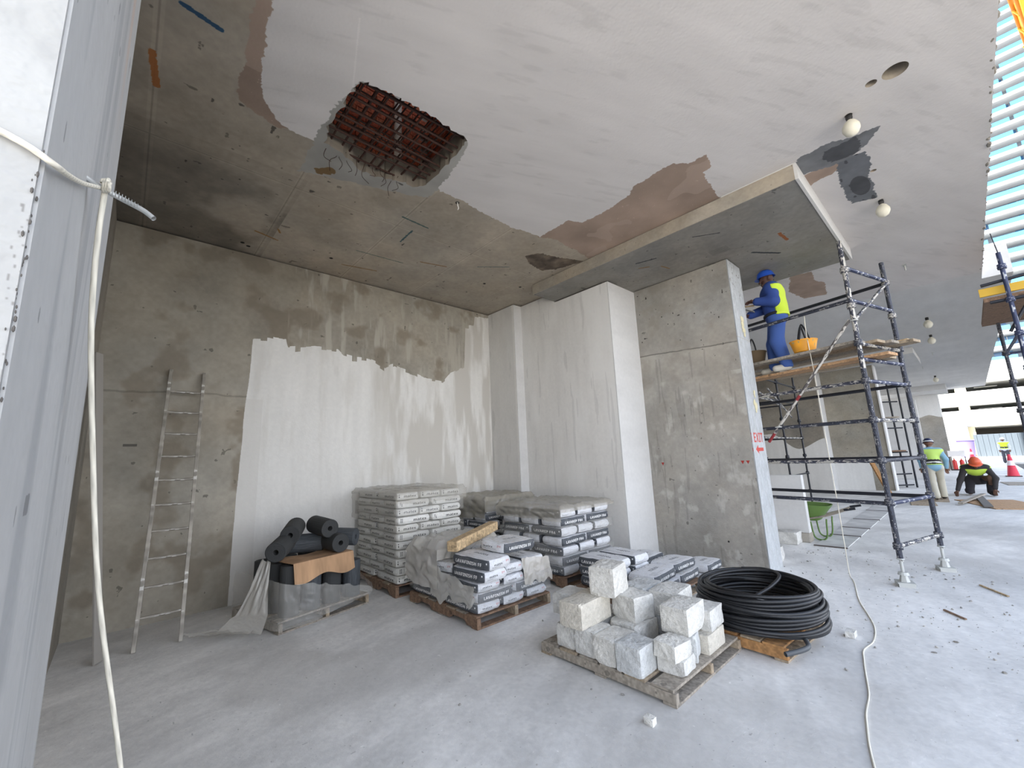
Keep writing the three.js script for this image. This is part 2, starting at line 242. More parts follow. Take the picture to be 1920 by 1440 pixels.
// ---------------------------------------------------------------- setting: walls
const plasterA = [[1.11, -0.1], [1.10, 0.86], [1.12, 1.80], [1.15, 2.80], [1.17, 3.47], [1.34, 3.49], [1.59, 3.48], [1.62, 3.36], [1.99, 3.44], [2.33, 3.45], [2.43, 3.37], [2.56, 3.35], [2.83, 3.36], [2.97, 3.32], [3.13, 3.24], [3.31, 3.33], [3.46, 3.27], [3.67, 3.23], [3.94, 3.14], [4.29, 3.13], [4.47, 3.31], [4.79, 3.46], [4.84, 4.30], [5.05, 4.34], [5.09, 4.62], [5.6, 4.62], [5.6, -0.1]];
const wallATex = areaTex(-0.4, 5.5, 0, 4.7, 2048, 1640, (x, y) => {
  const wx = x + 0.02 * (vn(x * 30, y * 3, 3) - 0.5), wy = y + 0.10 * (hash(Math.floor(x * 13 + vn(x * 3, 0, 2)), 1, 5) - 0.5);
  if (inPoly(wx, wy, plasterA)) {
    let c = plaster(x, y, 211);
    const thin = sm(2.6, 3.6, x + 0.35 * (fbm(x * 4, y * 1.2, 9, 3) - 0.5)) * sm(0.36, 0.62, fbm(x * 6, y * 1.0, 17, 4)) + 0.35 * sm(0.5, 0.8, fbm(x * 8, y * 1.4, 18, 4));
    c = mixc(c, [196, 192, 184], clamp(thin));
    if (x < 1.34 && y < 2.6 && vn(x * 3, y * 1.2, 4) > 0.3) c = mixc(c, [206, 203, 197], 0.6);
    return c;
  }
  let c = bareConcrete(x, y, 231, [160, 156, 146]);
  const str = fbm(x * 10, y * 1.6, 61, 4); if (y > 2.5 && x > 1.6) c = mixc(c, [170, 164, 152], sm(0.52, 0.7, str));
  const blot = fbm(x * 2.6, y * 2.6, 67, 4); c = mixc(c, [118, 108, 93], 0.55 * sm(0.56, 0.72, blot));
  if (Math.abs(y - 2.62 - 0.08 * (fbm(x * 3, 2, 4, 3) - 0.5)) < 0.012 && x < 1.2) c = tint(c, 0.86);
  if (Math.abs(y - 1.985) < 0.014 && x > -0.03 && x < 0.09) c = tint(c, 0.62);
  return c;
});
const wallA = struct('wall_back', bx(-0.6, 5.75, 0, CEIL - 0.02, -6.84, -6.54), std('#ffffff', 0.92, { map: wallATex, bumpMap: bumpTrowel, bumpScale: 0.004 }), 'raw concrete back wall half skimmed with white plaster', 'wall');
const wallBTex = areaTex(-6.6, -3.5, 0, 4.7, 1024, 1550, (z, y) => { let c = plaster(z, y, 251, [226, 224, 220]); const w = sm(0.45, 0.7, fbm(z * 2.2, y * 0.8, 8, 4)); c = mixc(c, [232, 231, 228], 0.6 * w); if (z < -5.8) c = tint(c, 0.96); if (fbm(z * 12, y * 1.2, 14, 3) > 0.7) c = tint(c, 0.95); return c; });
M.wallB = std('#ffffff', 0.92, { map: wallBTex, bumpMap: bumpTrowel, bumpScale: 0.003 });
{
  const w = struct('wall_right', merge([bx(5.45, 5.75, 0, CEIL - 0.02, -6.54, -5.76), bx(5.66, 5.96, 0, CEIL - 0.02, -5.76, -4.86), bx(5.66, 5.96, 0, 4.49, -4.86, -3.69)]), M.wallB, 'light grey plastered side wall stepping out beside the column', 'wall');
  part('return_face', bx(5.452, 5.66, 0, CEIL - 0.02, -5.758, -5.748), M.whitePlain, w, 'white plastered narrow return');
  part('return_face', bx(5.662, 6.49, 0, 4.49, -3.69, -3.67), M.whitePlain, w, 'white plastered return next to the bare column');
  part('top_joint', bx(5.67, 5.95, 4.47, 4.52, -4.8, -3.8), std('#4a4743', 0.95), w);
}
{ // joint under the slab: wall stops 2 cm short and a dark strip sits deep in it
  struct('trim_1', bx(-0.5, 5.6, CEIL - 0.02, CEIL, -6.8, -6.6), std('#3d3a36', 0.95), 'dark strip in the joint under the slab', 'joint filler');
}
// bare column with stencilled EXIT
const colTex = areaTex(-3.75, -2.0, 0, 4.55, 800, 2048, (z, y) => {
  let c = bareConcrete(z, y, 271, [164, 163, 159]);
  const pour = 3.3 - 0.06 * (z + 3.6) + 0.02 * (fbm(z * 8, 1, 3, 3) - 0.5); if (Math.abs(y - pour) < 0.01) c = tint(c, 0.72); if (y > pour) c = tint(c, 0.95);
  const bl = fbm(z * 4.2, y * 4.2, 281, 4); c = mixc(c, [140, 134, 124], 0.4 * sm(0.56, 0.78, bl) * (y > 2.2 ? 1 : 0.4));
  const ef = fbm(z * 7, y * 5, 283, 4); c = mixc(c, [206, 203, 196], 0.45 * sm(0.6, 0.8, ef) * (y < 2.8 ? 1 : 0.3));
  if (vn(z * 20, y * 20, 284) > 0.95 && y > 3.2 && fbm(z * 2, y * 2, 285, 2) > 0.5) c = [54, 50, 46];
  if (fbm(z * 16, y * 1.3, 286, 3) > 0.68 && y < 3.2) c = tint(c, 0.92);
  for (const zc of [-2.24, -2.17, -3.45]) { const t = (1.49 - y) / 0.05; if (t > 0 && t < 1 && Math.abs(z - zc) < 0.024 * (1 - t)) c = [150, 44, 38]; }
  if (Math.hypot(z + 2.57, y - 0.36) < 0.013) c = [22, 22, 24];
  return c;
});
const cnv = (w, h, fn) => { const c = document.createElement('canvas'); c.width = w; c.height = h; fn(c.getContext('2d'), w, h); const t = new THREE.CanvasTexture(c); t.colorSpace = THREE.SRGBColorSpace; t.magFilter = THREE.LinearFilter; return t; };
{
  const col = struct('column_1', bx(6.47, 6.99, 0, 4.5, -3.67, -2.09), std('#ffffff', 0.92, { map: colTex, bumpMap: bumpFine, bumpScale: 0.008 }), 'bare concrete column with red EXIT stencil beside the scaffold', 'column');
  const endTex = cnv(256, 2048, (x, w, h) => {
    x.fillStyle = '#aeb1b3'; x.fillRect(0, 0, w, h); const S = h / 4.5;
    for (let i = 0; i < 2600; i++) { const k = rnd(); x.fillStyle = `rgba(${k > 0.5 ? '204,206,207' : '150,150,148'},${rr(0.04, 0.2)})`; x.fillRect(rnd() * w, rnd() * h, rr(3, 24), rr(4, 60)); }
    for (let i = 0; i < 300; i++) { x.fillStyle = `rgba(120,116,108,${rr(0.1, 0.4)})`; x.fillRect(rnd() * w, rnd() * h, rr(1, 5), rr(1, 16)); }
    for (let i = 0; i < 40; i++) { x.fillStyle = `rgba(90,84,76,${rr(0.2, 0.6)})`; x.fillRect(rnd() * w, rr(0, 0.5) * S, rr(4, 16), rr(4, 22)); }
    x.fillStyle = '#a9a59d'; x.fillRect(0, (4.5 - 3.29) * S, w, 5);
    x.fillStyle = 'rgba(190,58,48,0.85)'; x.font = 'bold 86px sans-serif'; x.textAlign = 'center'; x.save(); x.translate(w * 0.5, (4.5 - 1.74) * S); x.scale(1.05, 1); x.fillText('EXIT', 0, 0); x.restore();
    const ay = (4.5 - 1.64) * S; x.fillRect(96, ay - 10, 110, 22); x.beginPath(); x.moveTo(50, ay); x.lineTo(104, ay - 30); x.lineTo(104, ay + 30); x.fill();
  });
  const e = new THREE.BoxGeometry(0.52, 4.5, 0.014); e.translate(6.73, 2.25, -2.083);
  part('end_face', e, std('#ffffff', 0.92, { map: endTex, bumpMap: bumpFine, bumpScale: 0.005 }), col, 'end face with sky light in its pale colour, red EXIT and arrow');  // paler, cooler base colour carries the sky light falling on this side
  for (const [x, y, w, h] of [[6.74, 3.48, 0.11, 0.26], [6.8, 2.36, 0.09, 0.34]]) {
    const l = []; for (let k = 0; k < 9; k++) l.push(new THREE.IcosahedronGeometry(rr(0.02, 0.045), 1).scale(1, 1.2, 0.35).translate(x + rr(-w, w) * 0.4, y + rr(-h, h) * 0.5, -2.07));
    part('foam_patch', uvMetres(merge(l)), std('#cfc6a4', 0.9), col, 'yellowish foam left in a chased pocket');
  }
}
// left side: plaster wall and near column with tie rebar
struct('wall_left', bx(-0.6, -0.33, 0, CEIL - 0.01, -6.54, -2.0), M.bareDark, 'dark concrete side wall behind the near column', 'wall');
const nearTex = areaTex(-2.1, -0.75, 0, 4.7, 700, 2048, (z, y) => { let c = plaster(z * 1.4, y, 301, [182, 182, 181]); const s = fbm(z * 9, y * 0.7, 303, 4); c = mixc(c, [152, 153, 154], 0.7 * sm(0.52, 0.74, s)); if (y > 2.7 && Math.abs(z + 1.86 - 0.02 * y) < 0.03 * (1 + vn(z * 9, y * 3, 3))) c = mixc(c, [196, 170, 152], 0.5 * sm(2.7, 3.3, y)); if (vn(z * 26, y * 10, 305) > 0.965) c = tint(c, 0.78); return c; });
const nearFront = areaTex(-1.3, -0.1, 0, 4.7, 640, 2048, (x, y) => { let c = tint([166, 166, 164], 0.9 + 0.14 * fbm(x * 5, y * 5, 311, 4)); const d = fbm(x * 12, y * 7, 313, 3); c = tint(c, 1 - 0.08 * sm(0.55, 0.8, d)); if (x > -0.136 && y > 1.62 && y < 2.02 && vn(x * 420, y * 160, 315) > 0.8) c = [120, 118, 116]; return c; });
{
  const c = struct('column_2', bx(-1.3, -0.12, 0, CEIL, -2.04, -0.82), std('#ffffff', 0.9, { map: nearTex, bumpMap: bumpTrowel, bumpScale: 0.003 }), 'pale grey column at the left edge with rope tied to a rebar', 'column');
  part('front_face', bx(-1.3, -0.124, 0, CEIL, -0.822, -0.81), std('#ffffff', 0.92, { map: nearFront, bumpMap: bumpFine, bumpScale: 0.006 }), c, 'lighter rough front face');
  const ch = []; for (let k = 0; k < 60; k++) ch.push(new THREE.IcosahedronGeometry(rr(0.0008, 0.0024), 0).rotateX(rnd() * 3).scale(0.8, 2.2, 1).translate(-0.122 + rr(-0.006, 0.002), 1.55 + rnd() * 0.55, -0.812 + rr(-0.006, 0.004)));
  part('grout_crumbs', uvMetres(merge(ch)), std('#57534f', 0.95), c).userData.kind = 'stuff';
}
// ---------------------------------------------------------------- setting: floor
const floorTex = areaTex(-2, 10, -7, 3, 2048, 1706, (x, z) => {
  const a = fbm(x * 0.5, z * 0.5, 401, 4), b = fbm(x * 2.2 + z, z * 2.2 - x * 0.6, 403, 4), s = fbm(x * 1.3 - z * 0.5, z * 9 + x * 3, 405, 3), f = fbm(x * 34, z * 34, 407, 3);
  let k = 0.78 + 0.2 * a + 0.16 * b + 0.1 * s + 0.1 * (f - 0.5); let c = tint([216, 214, 210], k);
  const dark = sm(0.56, 0.72, fbm(x * 0.8 + 5, z * 0.8, 411, 4)); c = mixc(c, [180, 177, 172], 0.4 * dark);
  if (vn(x * 40, z * 40, 413) > 0.975) c = tint(c, 0.8); if (vn(x * 31, z * 31, 415) > 0.985) c = tint(c, 1.14);
  return c;
}, THREE.MirroredRepeatWrapping);
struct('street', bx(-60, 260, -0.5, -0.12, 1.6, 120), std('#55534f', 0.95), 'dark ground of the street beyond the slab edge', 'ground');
struct('bounce_ground', bx(-24, 2.6, -0.14, -0.1, 1.6, 20), std('#c3beb5', 0.95), 'added pale ground behind the camera, bounces sun onto the ceiling', 'ground');  // added pale patch out of view, reflects sun up to the ceiling
struct('floor', merge([bx(-12, 45, -0.3, 0, -8, 1.6), bx(45, 260, -0.3, 0, -40, 40)]), std('#ffffff', 0.88, { map: floorTex, bumpMap: bumpFine, bumpScale: 0.0025 }), 'dusty pale concrete floor', 'floor');

// ---------------------------------------------------------------- further bays behind the scaffold
{
  const w2 = struct('wall_back_second', bx(6.99, 33, 0, CEIL - 0.01, -6.84, -6.54), M.bareDark, 'raw concrete back wall of the second bay', 'wall');
  const m2 = std('#ffffff', 0.92, { map: areaTex(-6.6, -2, 0, 4.7, 512, 512, (z, y) => { let c = bareConcrete(z, y, 501, [146, 142, 134]); const lim = 1.5 + 0.9 * vn(z * 1.1, 0, 3); if (y < lim) c = plaster(z, y, 503, [214, 212, 208]); return c; }) });
  const b2 = struct('wall_right_second', bx(19.2, 19.5, 0, CEIL - 0.01, -6.54, -3.69), m2, 'concrete side wall with white lower plaster behind the scaffold', 'wall');
  part('return_face', bx(19.2, 20.0, 0, CEIL - 0.2, -3.69, -3.67), M.whitePlain, b2);
  const c2 = struct('column_3', bx(20.0, 20.5, 0, 4.5, -3.67, -2.05), std('#ffffff', 0.92, { map: areaTex(-3.7, -2, 0, 4.5, 256, 512, (z, y) => y < 1.0 + 0.1 * vn(z * 4, 1, 2) && z < -2.6 ? plaster(z, y, 507, [220, 219, 216]) : bareConcrete(z * 1.5, y * 1.5, 509, [150, 147, 138])) }), 'second bare column with white corner bead behind the scaffold', 'column');
  part('corner_bead', bx(19.96, 20.5, 0, 4.5, -2.06, -2.02), M.whitePlain, c2, 'white plastered end face');
  struct('wall_partition', bx(27.0, 27.2, 0, 3.6, -3.8, -1.5), M.whitePlain, 'white plastered partition beyond the second column', 'wall');
  const c4 = struct('column_4', bx(35.2, 36, 0, CEIL, -4.6, -0.95), std('#ffffff', 0.92, { map: areaTex(-5, -0.9, 0, 4.7, 256, 256, (z, y) => y > 3.0 + 0.2 * vn(z * 2, 1, 3) ? plaster(z, y, 517, [220, 219, 216]) : bareConcrete(z, y, 519, [158, 156, 150])) }), 'far concrete column with white plastered top', 'column');
}
{ // low wing wall with chipped foot
  const d = struct('wall_low', bx(8.95, 9.1, 0.1, 1.15, -4.6, -2.17), M.whitePlain, 'low white plastered wing wall beside the wheelbarrow', 'wall');
  part('foot', mv(rbx(0.24, 0.16, 2.4, 0.02, 2), 9.03, 0.08, -3.36), M.bare, d, 'rough grey concrete foot');
}
// ---------------------------------------------------------------- stone and timber helpers
const blockMats = [[210, 205, 195], [220, 217, 209], [212, 210, 204], [216, 209, 195], [204, 205, 203]].map((b, i) => std('#ffffff', 0.95, { map: tileTex(256, 0.42, (u, v) => { let k = 0.86 + 0.09 * pnoise(u, v, 4, 600 + i) + 0.08 * pnoise(u, v, 22, 610 + i) + 0.08 * pnoise(u, v, 90, 620 + i); if (pnoise(u, v, 60, 630 + i) > 0.93) k *= 0.85; return tint(b, k * 0.95); }), bumpMap: bumpFine, bumpScale: 0.012 }));
function blockGeo(w, h, d, rough = 0.012, chips = 3) {
  const n = 9, g0 = new THREE.BoxGeometry(w, h, d, n, n, n); g0.deleteAttribute('uv'); g0.deleteAttribute('normal'); const g = mergeVertices(g0, 1e-4), p = g.attributes.position, r = Math.min(w, h, d) * 0.055, s = rr(0, 90);
  const cut = []; for (let k = 0; k < chips; k++) { const v = V(rnd() < 0.5 ? -1 : 1, rnd() < 0.7 ? 1 : -1, rnd() < 0.5 ? -1 : 1).multiply(V(rr(0.3, 1), rr(0.3, 1), rr(0.3, 1))).normalize(); cut.push([v, (Math.abs(v.x) * w + Math.abs(v.y) * h + Math.abs(v.z) * d) / 2 * rr(0.84, 0.95)]); }
  for (let i = 0; i < p.count; i++) {
    const v = V().fromBufferAttribute(p, i), c = V(clamp(v.x, -w / 2 + r, w / 2 - r), clamp(v.y, -h / 2 + r, h / 2 - r), clamp(v.z, -d / 2 + r, d / 2 - r)), o = v.clone().sub(c); if (o.length() > r) v.copy(c).addScaledVector(o.normalize(), r);
    for (const [q, L] of cut) { const e = v.dot(q) - L; if (e > 0) v.addScaledVector(q, -e); }
    const nn = v.clone().normalize(), f = (fbm(v.x * 14 + s, v.y * 14 + v.z * 14, 3, 3) - 0.5) * 2 * rough + (vn(v.x * 70 + s, v.z * 70 + v.y * 50, 9) - 0.5) * rough * 0.5; v.addScaledVector(nn, f * 0.8); if (v.y < -h / 2 + 0.004) v.y = -h / 2;
    p.setXYZ(i, v.x, v.y, v.z);
  }
  return uvMetres(g);
}
const woodTex = (base, s) => tileTex(256, 0.6, (u, v) => { const g = pnoise(u, v, 3, s) * 6 + u * 18 + pnoise(u, v, 18, s + 1) * 0.8, k = 0.76 + 0.045 * Math.sin(g * 2.2) + 0.22 * pnoise(u * 1, v, 40, s + 2); return tint(base, k + (pnoise(u, v, 9, s + 3) > 0.86 ? -0.14 : 0.03)); });
M.palletWood = std('#ffffff', 0.9, { map: woodTex([176, 158, 134], 700), bumpMap: bumpFine, bumpScale: 0.004 });
M.palletRed = std('#ffffff', 0.9, { map: woodTex([142, 114, 92], 710), bumpMap: bumpFine, bumpScale: 0.004 });
M.palletOrange = std('#ffffff', 0.9, { map: woodTex([178, 132, 84], 720), bumpMap: bumpFine, bumpScale: 0.004 });
M.postWood = std('#ffffff', 0.85, { map: woodTex([206, 178, 138], 730), bumpMap: bumpFine, bumpScale: 0.004 });
M.greyWood = std('#ffffff', 0.9, { map: woodTex([170, 160, 146], 740), bumpMap: bumpFine, bumpScale: 0.004 });
M.ply = std('#ffffff', 0.85, { map: woodTex([196, 156, 116], 750) });
// pallet: stringers run along z, boards along x; origin at the centre of the footprint
function pallet(label, cx, cz, w, d, h, turn, mats, notch = true, boards = 7) {
  const t = thing('pallet', label, 'pallet', 'timber pallets', [cx, 0, cz], turn), bt = 0.018, sw = 0.042, sh = h - 2 * bt;
  for (const s of [-1, 0, 1]) {
    let g;
    if (notch) {
      const q = new THREE.Shape(), L = d / 2; q.moveTo(-L, 0); q.lineTo(-L, sh); q.lineTo(L, sh); q.lineTo(L, 0);
      for (const c of [0.5, -0.5]) { const a = c * L + 0.16, b = c * L - 0.16; q.lineTo(a, 0); q.quadraticCurveTo(a - 0.02, sh * 0.45, a - 0.07, sh * 0.48); q.lineTo(b + 0.07, sh * 0.48); q.quadraticCurveTo(b + 0.02, sh * 0.45, b, 0); }
      q.lineTo(-L, 0); g = uvMetres(new THREE.ExtrudeGeometry(q, { depth: sw, bevelEnabled: true, bevelSize: 0.003, bevelThickness: 0.003, bevelSegments: 1, curveSegments: 5 }).translate(0, bt, -sw / 2).rotateY(Math.PI / 2));
    } else g = rbx(sw, sh, d, 0.004).translate(0, bt + sh / 2, 0);
    part('stringer', g, mats[s === -1 ? 0 : 1 % mats.length], t).position.x = s * (w / 2 - sw / 2);
  }
  for (let k = 0; k < boards; k++) { const bw = d / boards * rr(0.78, 0.9), z = -d / 2 + (k + 0.5) * d / boards + rr(-0.006, 0.006); const b = part('deck_board', rbx(w + rr(-0.01, 0.01), bt, bw, 0.003), mats[k % mats.length], t); b.position.set(rr(-0.004, 0.004), h - bt / 2, clamp(z, -d / 2 + bw / 2, d / 2 - bw / 2)); }
  for (const k of [-1, 0, 1]) part('bottom_board', rbx(w, bt, 0.1, 0.003), mats[(k + 2) % mats.length], t).position.set(0, bt / 2, k * (d / 2 - 0.05));
  return t;
}
// ---------------------------------------------------------------- bags
function bagTex(kind, s) {
  return cnv(512, 512, (x, w, h) => {
    const paper = kind === 'matex' ? '#d9d8d3' : '#dcdde0', dark = '#4d5157';
    x.fillStyle = paper; x.fillRect(0, 0, w, h); x.textBaseline = 'middle';
    if (kind === 'matex') {
      x.fillStyle = '#1c1c20'; x.font = 'bold 66px sans-serif'; x.fillText('matex', 230, 58);
      for (let k = 0; k < 6; k++) if (rnd() > 0.15) x.fillRect(40 + (k % 2) * 22, 20 + Math.floor(k / 2) * 26, 15, 15);
      x.font = 'bold 62px sans-serif'; x.fillText('matex', 90, 175); x.fillRect(20, 140, 14, 14); x.fillRect(20, 170, 14, 30);
      x.font = 'bold 60px sans-serif'; x.fillText('matex', 60, 330);
    } else {
      const long = kind === 'finish' ? 'LAVAFINISH FF' : 'LAVAREP FR4';
      x.fillStyle = dark; x.fillRect(0, 0, w, 112); x.fillStyle = '#f2f2f0'; x.font = 'bold 58px sans-serif';
      x.save(); x.translate(66, 60); x.scale(kind === 'finish' ? 0.84 : 0.98, 1); x.fillText(long, 0, 0); x.restore(); x.fillRect(470, 26, 20, 20);
      x.fillStyle = dark; x.fillRect(326, 120, 16, 112); x.fillRect(0, 120, 12, 112);
      x.fillStyle = '#33363a'; x.font = 'bold 40px sans-serif'; x.fillText(kind === 'finish' ? 'matex' : '', 66, 176); x.fillStyle = '#b03a34'; x.font = 'bold 30px sans-serif'; x.fillText(kind === 'finish' ? '211' : '', 240, 160);
      x.fillStyle = '#9b9da2'; for (let k = 0; k < 3; k++) x.fillRect(40, 196 + k * 9, rr(60, 200), 3);
      x.fillStyle = '#5b5f66'; x.fillRect(0, 240, w, 10); x.font = 'bold 62px sans-serif'; x.fillText('matex', 170, 380); x.fillStyle = '#a7a9ad'; for (let k = 0; k < 6; k++) x.fillRect(60, 430 + k * 11, rr(80, 380), 4);
      x.fillStyle = '#7d8087'; for (let k = 0; k < 14; k++) x.fillRect(rr(10, 480), rr(256, 300), rr(6, 30), rr(4, 10));
    }
    for (let k = 0; k < 700; k++) { x.fillStyle = `rgba(${rnd() > 0.4 ? '178,170,156' : '150,144,134'},${rr(0.02, 0.14)})`; x.fillRect(rnd() * w, rnd() * h, rr(2, 60), rr(1, 14)); }
    if (s % 2) for (let k = 0; k < 500; k++) { x.fillStyle = `rgba(172,162,146,${rr(0.05, 0.2)})`; x.fillRect(rnd() * w, 236 + rnd() * 276, rr(4, 50), rr(2, 30)); }
  });
}
const bumpPaper = tileTex(256, 0.5, (u, v) => { const n = 0.6 * pnoise(u, v, 7, 801) + 0.4 * pnoise(u + 0.1 * pnoise(u, v, 5, 802), v, 24, 803); return [n * 255, n * 255, n * 255]; }, false);
const bagMat = {}; for (const k of ['matex', 'finish', 'rep']) bagMat[k] = [0, 1, 2].map((s) => std('#ffffff', 0.6, { map: bagTex(k, s), bumpMap: bumpPaper.clone(), bumpScale: 0.006 }));
for (const k in bagMat) for (const m of bagMat[k]) { m.bumpMap.repeat.set(3, 3); m.bumpMap.needsUpdate = true; }
const bagCache = {};
function bagGeo(w, h, d, s) {
  const key = [w, h, d, s].map((q) => q.toFixed(3)).join(); if (bagCache[key]) return bagCache[key];
  const nx = 12, ny = 5, nz = 8, g = new THREE.BoxGeometry(w, h, d, nx, ny, nz), p = g.attributes.position, uv = g.attributes.uv, n = g.attributes.normal;
  const reg = (u, v, x0, y0, x1, y1) => [lerp(x0, x1, u) / 512, 1 - lerp(y1, y0, v) / 512];
  for (let i = 0; i < p.count; i++) {
    let a = p.getX(i) / (w / 2), b = p.getY(i) / (h / 2), c = p.getZ(i) / (d / 2); const U = uv.getX(i), W = uv.getY(i);
    const e = Math.abs(n.getY(i)) > 0.5 ? reg(U, W, 0, 240, 512, 512) : Math.abs(n.getX(i)) > 0.5 ? reg(U, W, 0, 120, 342, 232) : reg(U, W, 0, 0, 512, 112); uv.setXY(i, ...e);
    const pw = Math.pow(Math.pow(Math.abs(a), 7) + Math.pow(Math.abs(b), 4) * 0.7 + Math.pow(Math.abs(c), 7), 1 / 7), k = 1 / Math.max(1, pw);
    a *= k; c *= k; b *= (1 - 0.26 * Math.pow(Math.abs(a), 6)) * (1 - 0.26 * Math.pow(Math.abs(c), 6));
    const nz2 = 1 + 0.1 * (fbm(a * 2.4 + s * 7, c * 2.4 + b, 5, 3) - 0.55); b += b > 0.5 ? 0.24 * (fbm(a * 2 + s * 9, c * 2, 7, 3) - 0.6) : 0;
    p.setXYZ(i, a * w / 2 * nz2, b * h / 2, c * d / 2 * nz2);
  }
  const g2 = g; g2.computeVertexNormals(); return bagCache[key] = g2;
}
const ORD = ['first', 'second', 'third', 'fourth', 'fifth', 'sixth', 'seventh', 'eighth', 'ninth', 'tenth', 'eleventh', 'twelfth'];
function bag(kind, label, group, x, y, z, w, h, d, turn, tiltX = 0, tiltZ = 0, v = 0) {
  const m = solo('cement_bag', bagGeo(w, h, d, v), bagMat[kind][v % 3], label, 'bag', group); m.position.set(x, y + h / 2, z); m.rotation.set(tiltX, turn, tiltZ, 'YXZ'); return m;
}
// stacked pallet load: layers alternate two bags long-side-on and three end-on along the front
function load(kind, where, x0, x1, z0, z1, y0, layers, hl, group, colour) {
  const W = x1 - x0, D = z1 - z0;
  for (let k = 0; k < layers; k++) {
    const y = y0 + k * hl, top = k === layers - 1, O = ORD[k];
    const put = (nx, nz, endOn) => {
      for (let i = 0; i < nx; i++) for (let j = 0; j < nz; j++) {
        if (!top && i > 0 && j < nz - 1) continue; // hidden inside the load
        const cw = W / nx, cd = D / nz, x = x0 + (i + 0.5) * cw, z = z0 + (j + 0.5) * cd;
        const posn = j === nz - 1 ? (i === 0 ? 'at front left corner' : i === nx - 1 ? 'at front right corner' : 'in front middle') : (i === 0 ? (j === 0 ? 'at rear of left side' : 'midway on left side') : ORD[i] + (j === 0 ? ' from left in rear row' : ' from left in middle row'));
        const lab = `${colour} bag ${posn}, ${O} layer up, ${where}`;
        bag(kind, lab, group, x + rr(-0.008, 0.008), y, z + rr(-0.008, 0.008), (endOn ? cd : cw) * 0.99, hl * 1.01, (endOn ? cw : cd) * 0.99, endOn ? Math.PI / 2 + (rnd() < 0.5 ? Math.PI : 0) + rr(-0.02, 0.02) : rr(-0.02, 0.02) + (j === nz - 1 ? 0 : Math.PI), rr(-0.008, 0.008), rr(-0.008, 0.008), Math.floor(rnd() * 6));
      }
    };
    if (k % 2) put(2, 3, false); else put(3, 2, true);
  }
}
pallet('reddish pallet under the tall white bag stack by the back wall', 3.165, -5.8, 1.05, 1.32, 0.14, 0, [M.palletRed, M.palletRed, M.palletWood]);
load('matex', 'tall wrapped stack', 2.65, 3.68, -6.45, -5.14, 0.142, 11, 0.103, 'white bags in the tall wrapped stack', 'white');
pallet('reddish pallet under the black and white wrapped bag stack', 4.82, -4.38, 1.1, 1.22, 0.13, 0, [M.palletRed, M.palletRed]);
load('rep', 'wrapped side stack', 4.27, 5.37, -4.98, -3.78, 0.132, 7, 0.12, 'dark banded bags in the wrapped stack', 'dark banded');
pallet('pallet in the corner behind the other bag stacks', 4.8, -5.85, 1.05, 1.05, 0.13, 0, [M.palletRed, M.palletWood]);
load('rep', 'stack in the corner', 4.28, 5.3, -6.36, -5.36, 0.132, 8, 0.112, 'bags in the corner stack', 'dusty');
pallet('broken notched pallet under the opened finish bags', 3.24, -4.24, 1.06, 1.34, 0.12, 0, [M.palletRed, M.palletWood, M.greyWood]);
load('finish', 'opened pallet', 2.72, 3.76, -4.9, -3.57, 0.122, 3, 0.1, 'banded bags in the opened load', 'slate banded');
// loose bags on the opened load
const LG = 'loose bags on the opened load', HY = 0.424;
bag('finish', 'loose slate bag lettered LAVAFINISH, lower one at front corner', LG, 2.9, HY, -3.78, 0.58, 0.12, 0.35, -Math.PI / 2 + 0.06, 0, 0, 0);
bag('finish', 'loose slate bag lettered LAVAFINISH, upper one at front corner', LG, 2.93, HY + 0.12, -3.76, 0.58, 0.12, 0.36, -Math.PI / 2 + 0.12, 0, -0.03, 2);
bag('finish', 'loose bag half under the topmost white bag', LG, 3.25, HY, -3.86, 0.56, 0.115, 0.33, -Math.PI / 2 - 0.04, 0, 0, 3);
bag('finish', 'topmost white printed bag lying askew on the opened load', LG, 3.3, HY + 0.225, -3.74, 0.56, 0.12, 0.4, 0.12, 0.06, -0.05, 4);
bag('finish', 'dusty bag at the right edge of the opened load', LG, 3.6, HY, -3.9, 0.58, 0.115, 0.34, Math.PI / 2, 0, 0, 5);
bag('finish', 'slate bag turned end-on behind the loose front bags', LG, 2.93, HY, -4.28, 0.36, 0.12, 0.34, 0.2, 0, 0, 1);
bag('finish', 'small slate bag end peeping out beside the upper lettered bag', LG, 3.22, HY + 0.115, -4.14, 0.3, 0.1, 0.24, 0.9, 0, 0.06, 0);
bag('finish', 'covered bag at the rear left of the opened load, lower', LG, 2.95, HY, -4.66, 0.44, 0.13, 0.4, 0.05, 0, 0, 2);
bag('finish', 'covered bag at the rear left of the opened load, upper', LG, 3.0, HY + 0.13, -4.62, 0.44, 0.12, 0.4, -0.1, 0, 0, 2);
bag('finish', 'covered bag at the rear right of the opened load', LG, 3.48, HY, -4.6, 0.5, 0.13, 0.4, 0.1, 0, 0, 1);
{ // two split timber posts on the opened load
  const mk = (label, a, b, w, h) => solo('timber_post', beam(V(...a), V(...b), w, h, 0.012), M.postWood, label, 'timber', 'timber offcuts on the bags');
  mk('long pale split timber post lying across the opened bags', [2.7, 0.74, -3.98], [3.66, 0.8, -4.42], 0.13, 0.11);
  mk('short orange timber offcut under the long post', [3.3, 0.64, -4.3], [3.62, 0.64, -4.46], 0.1, 0.1);
}
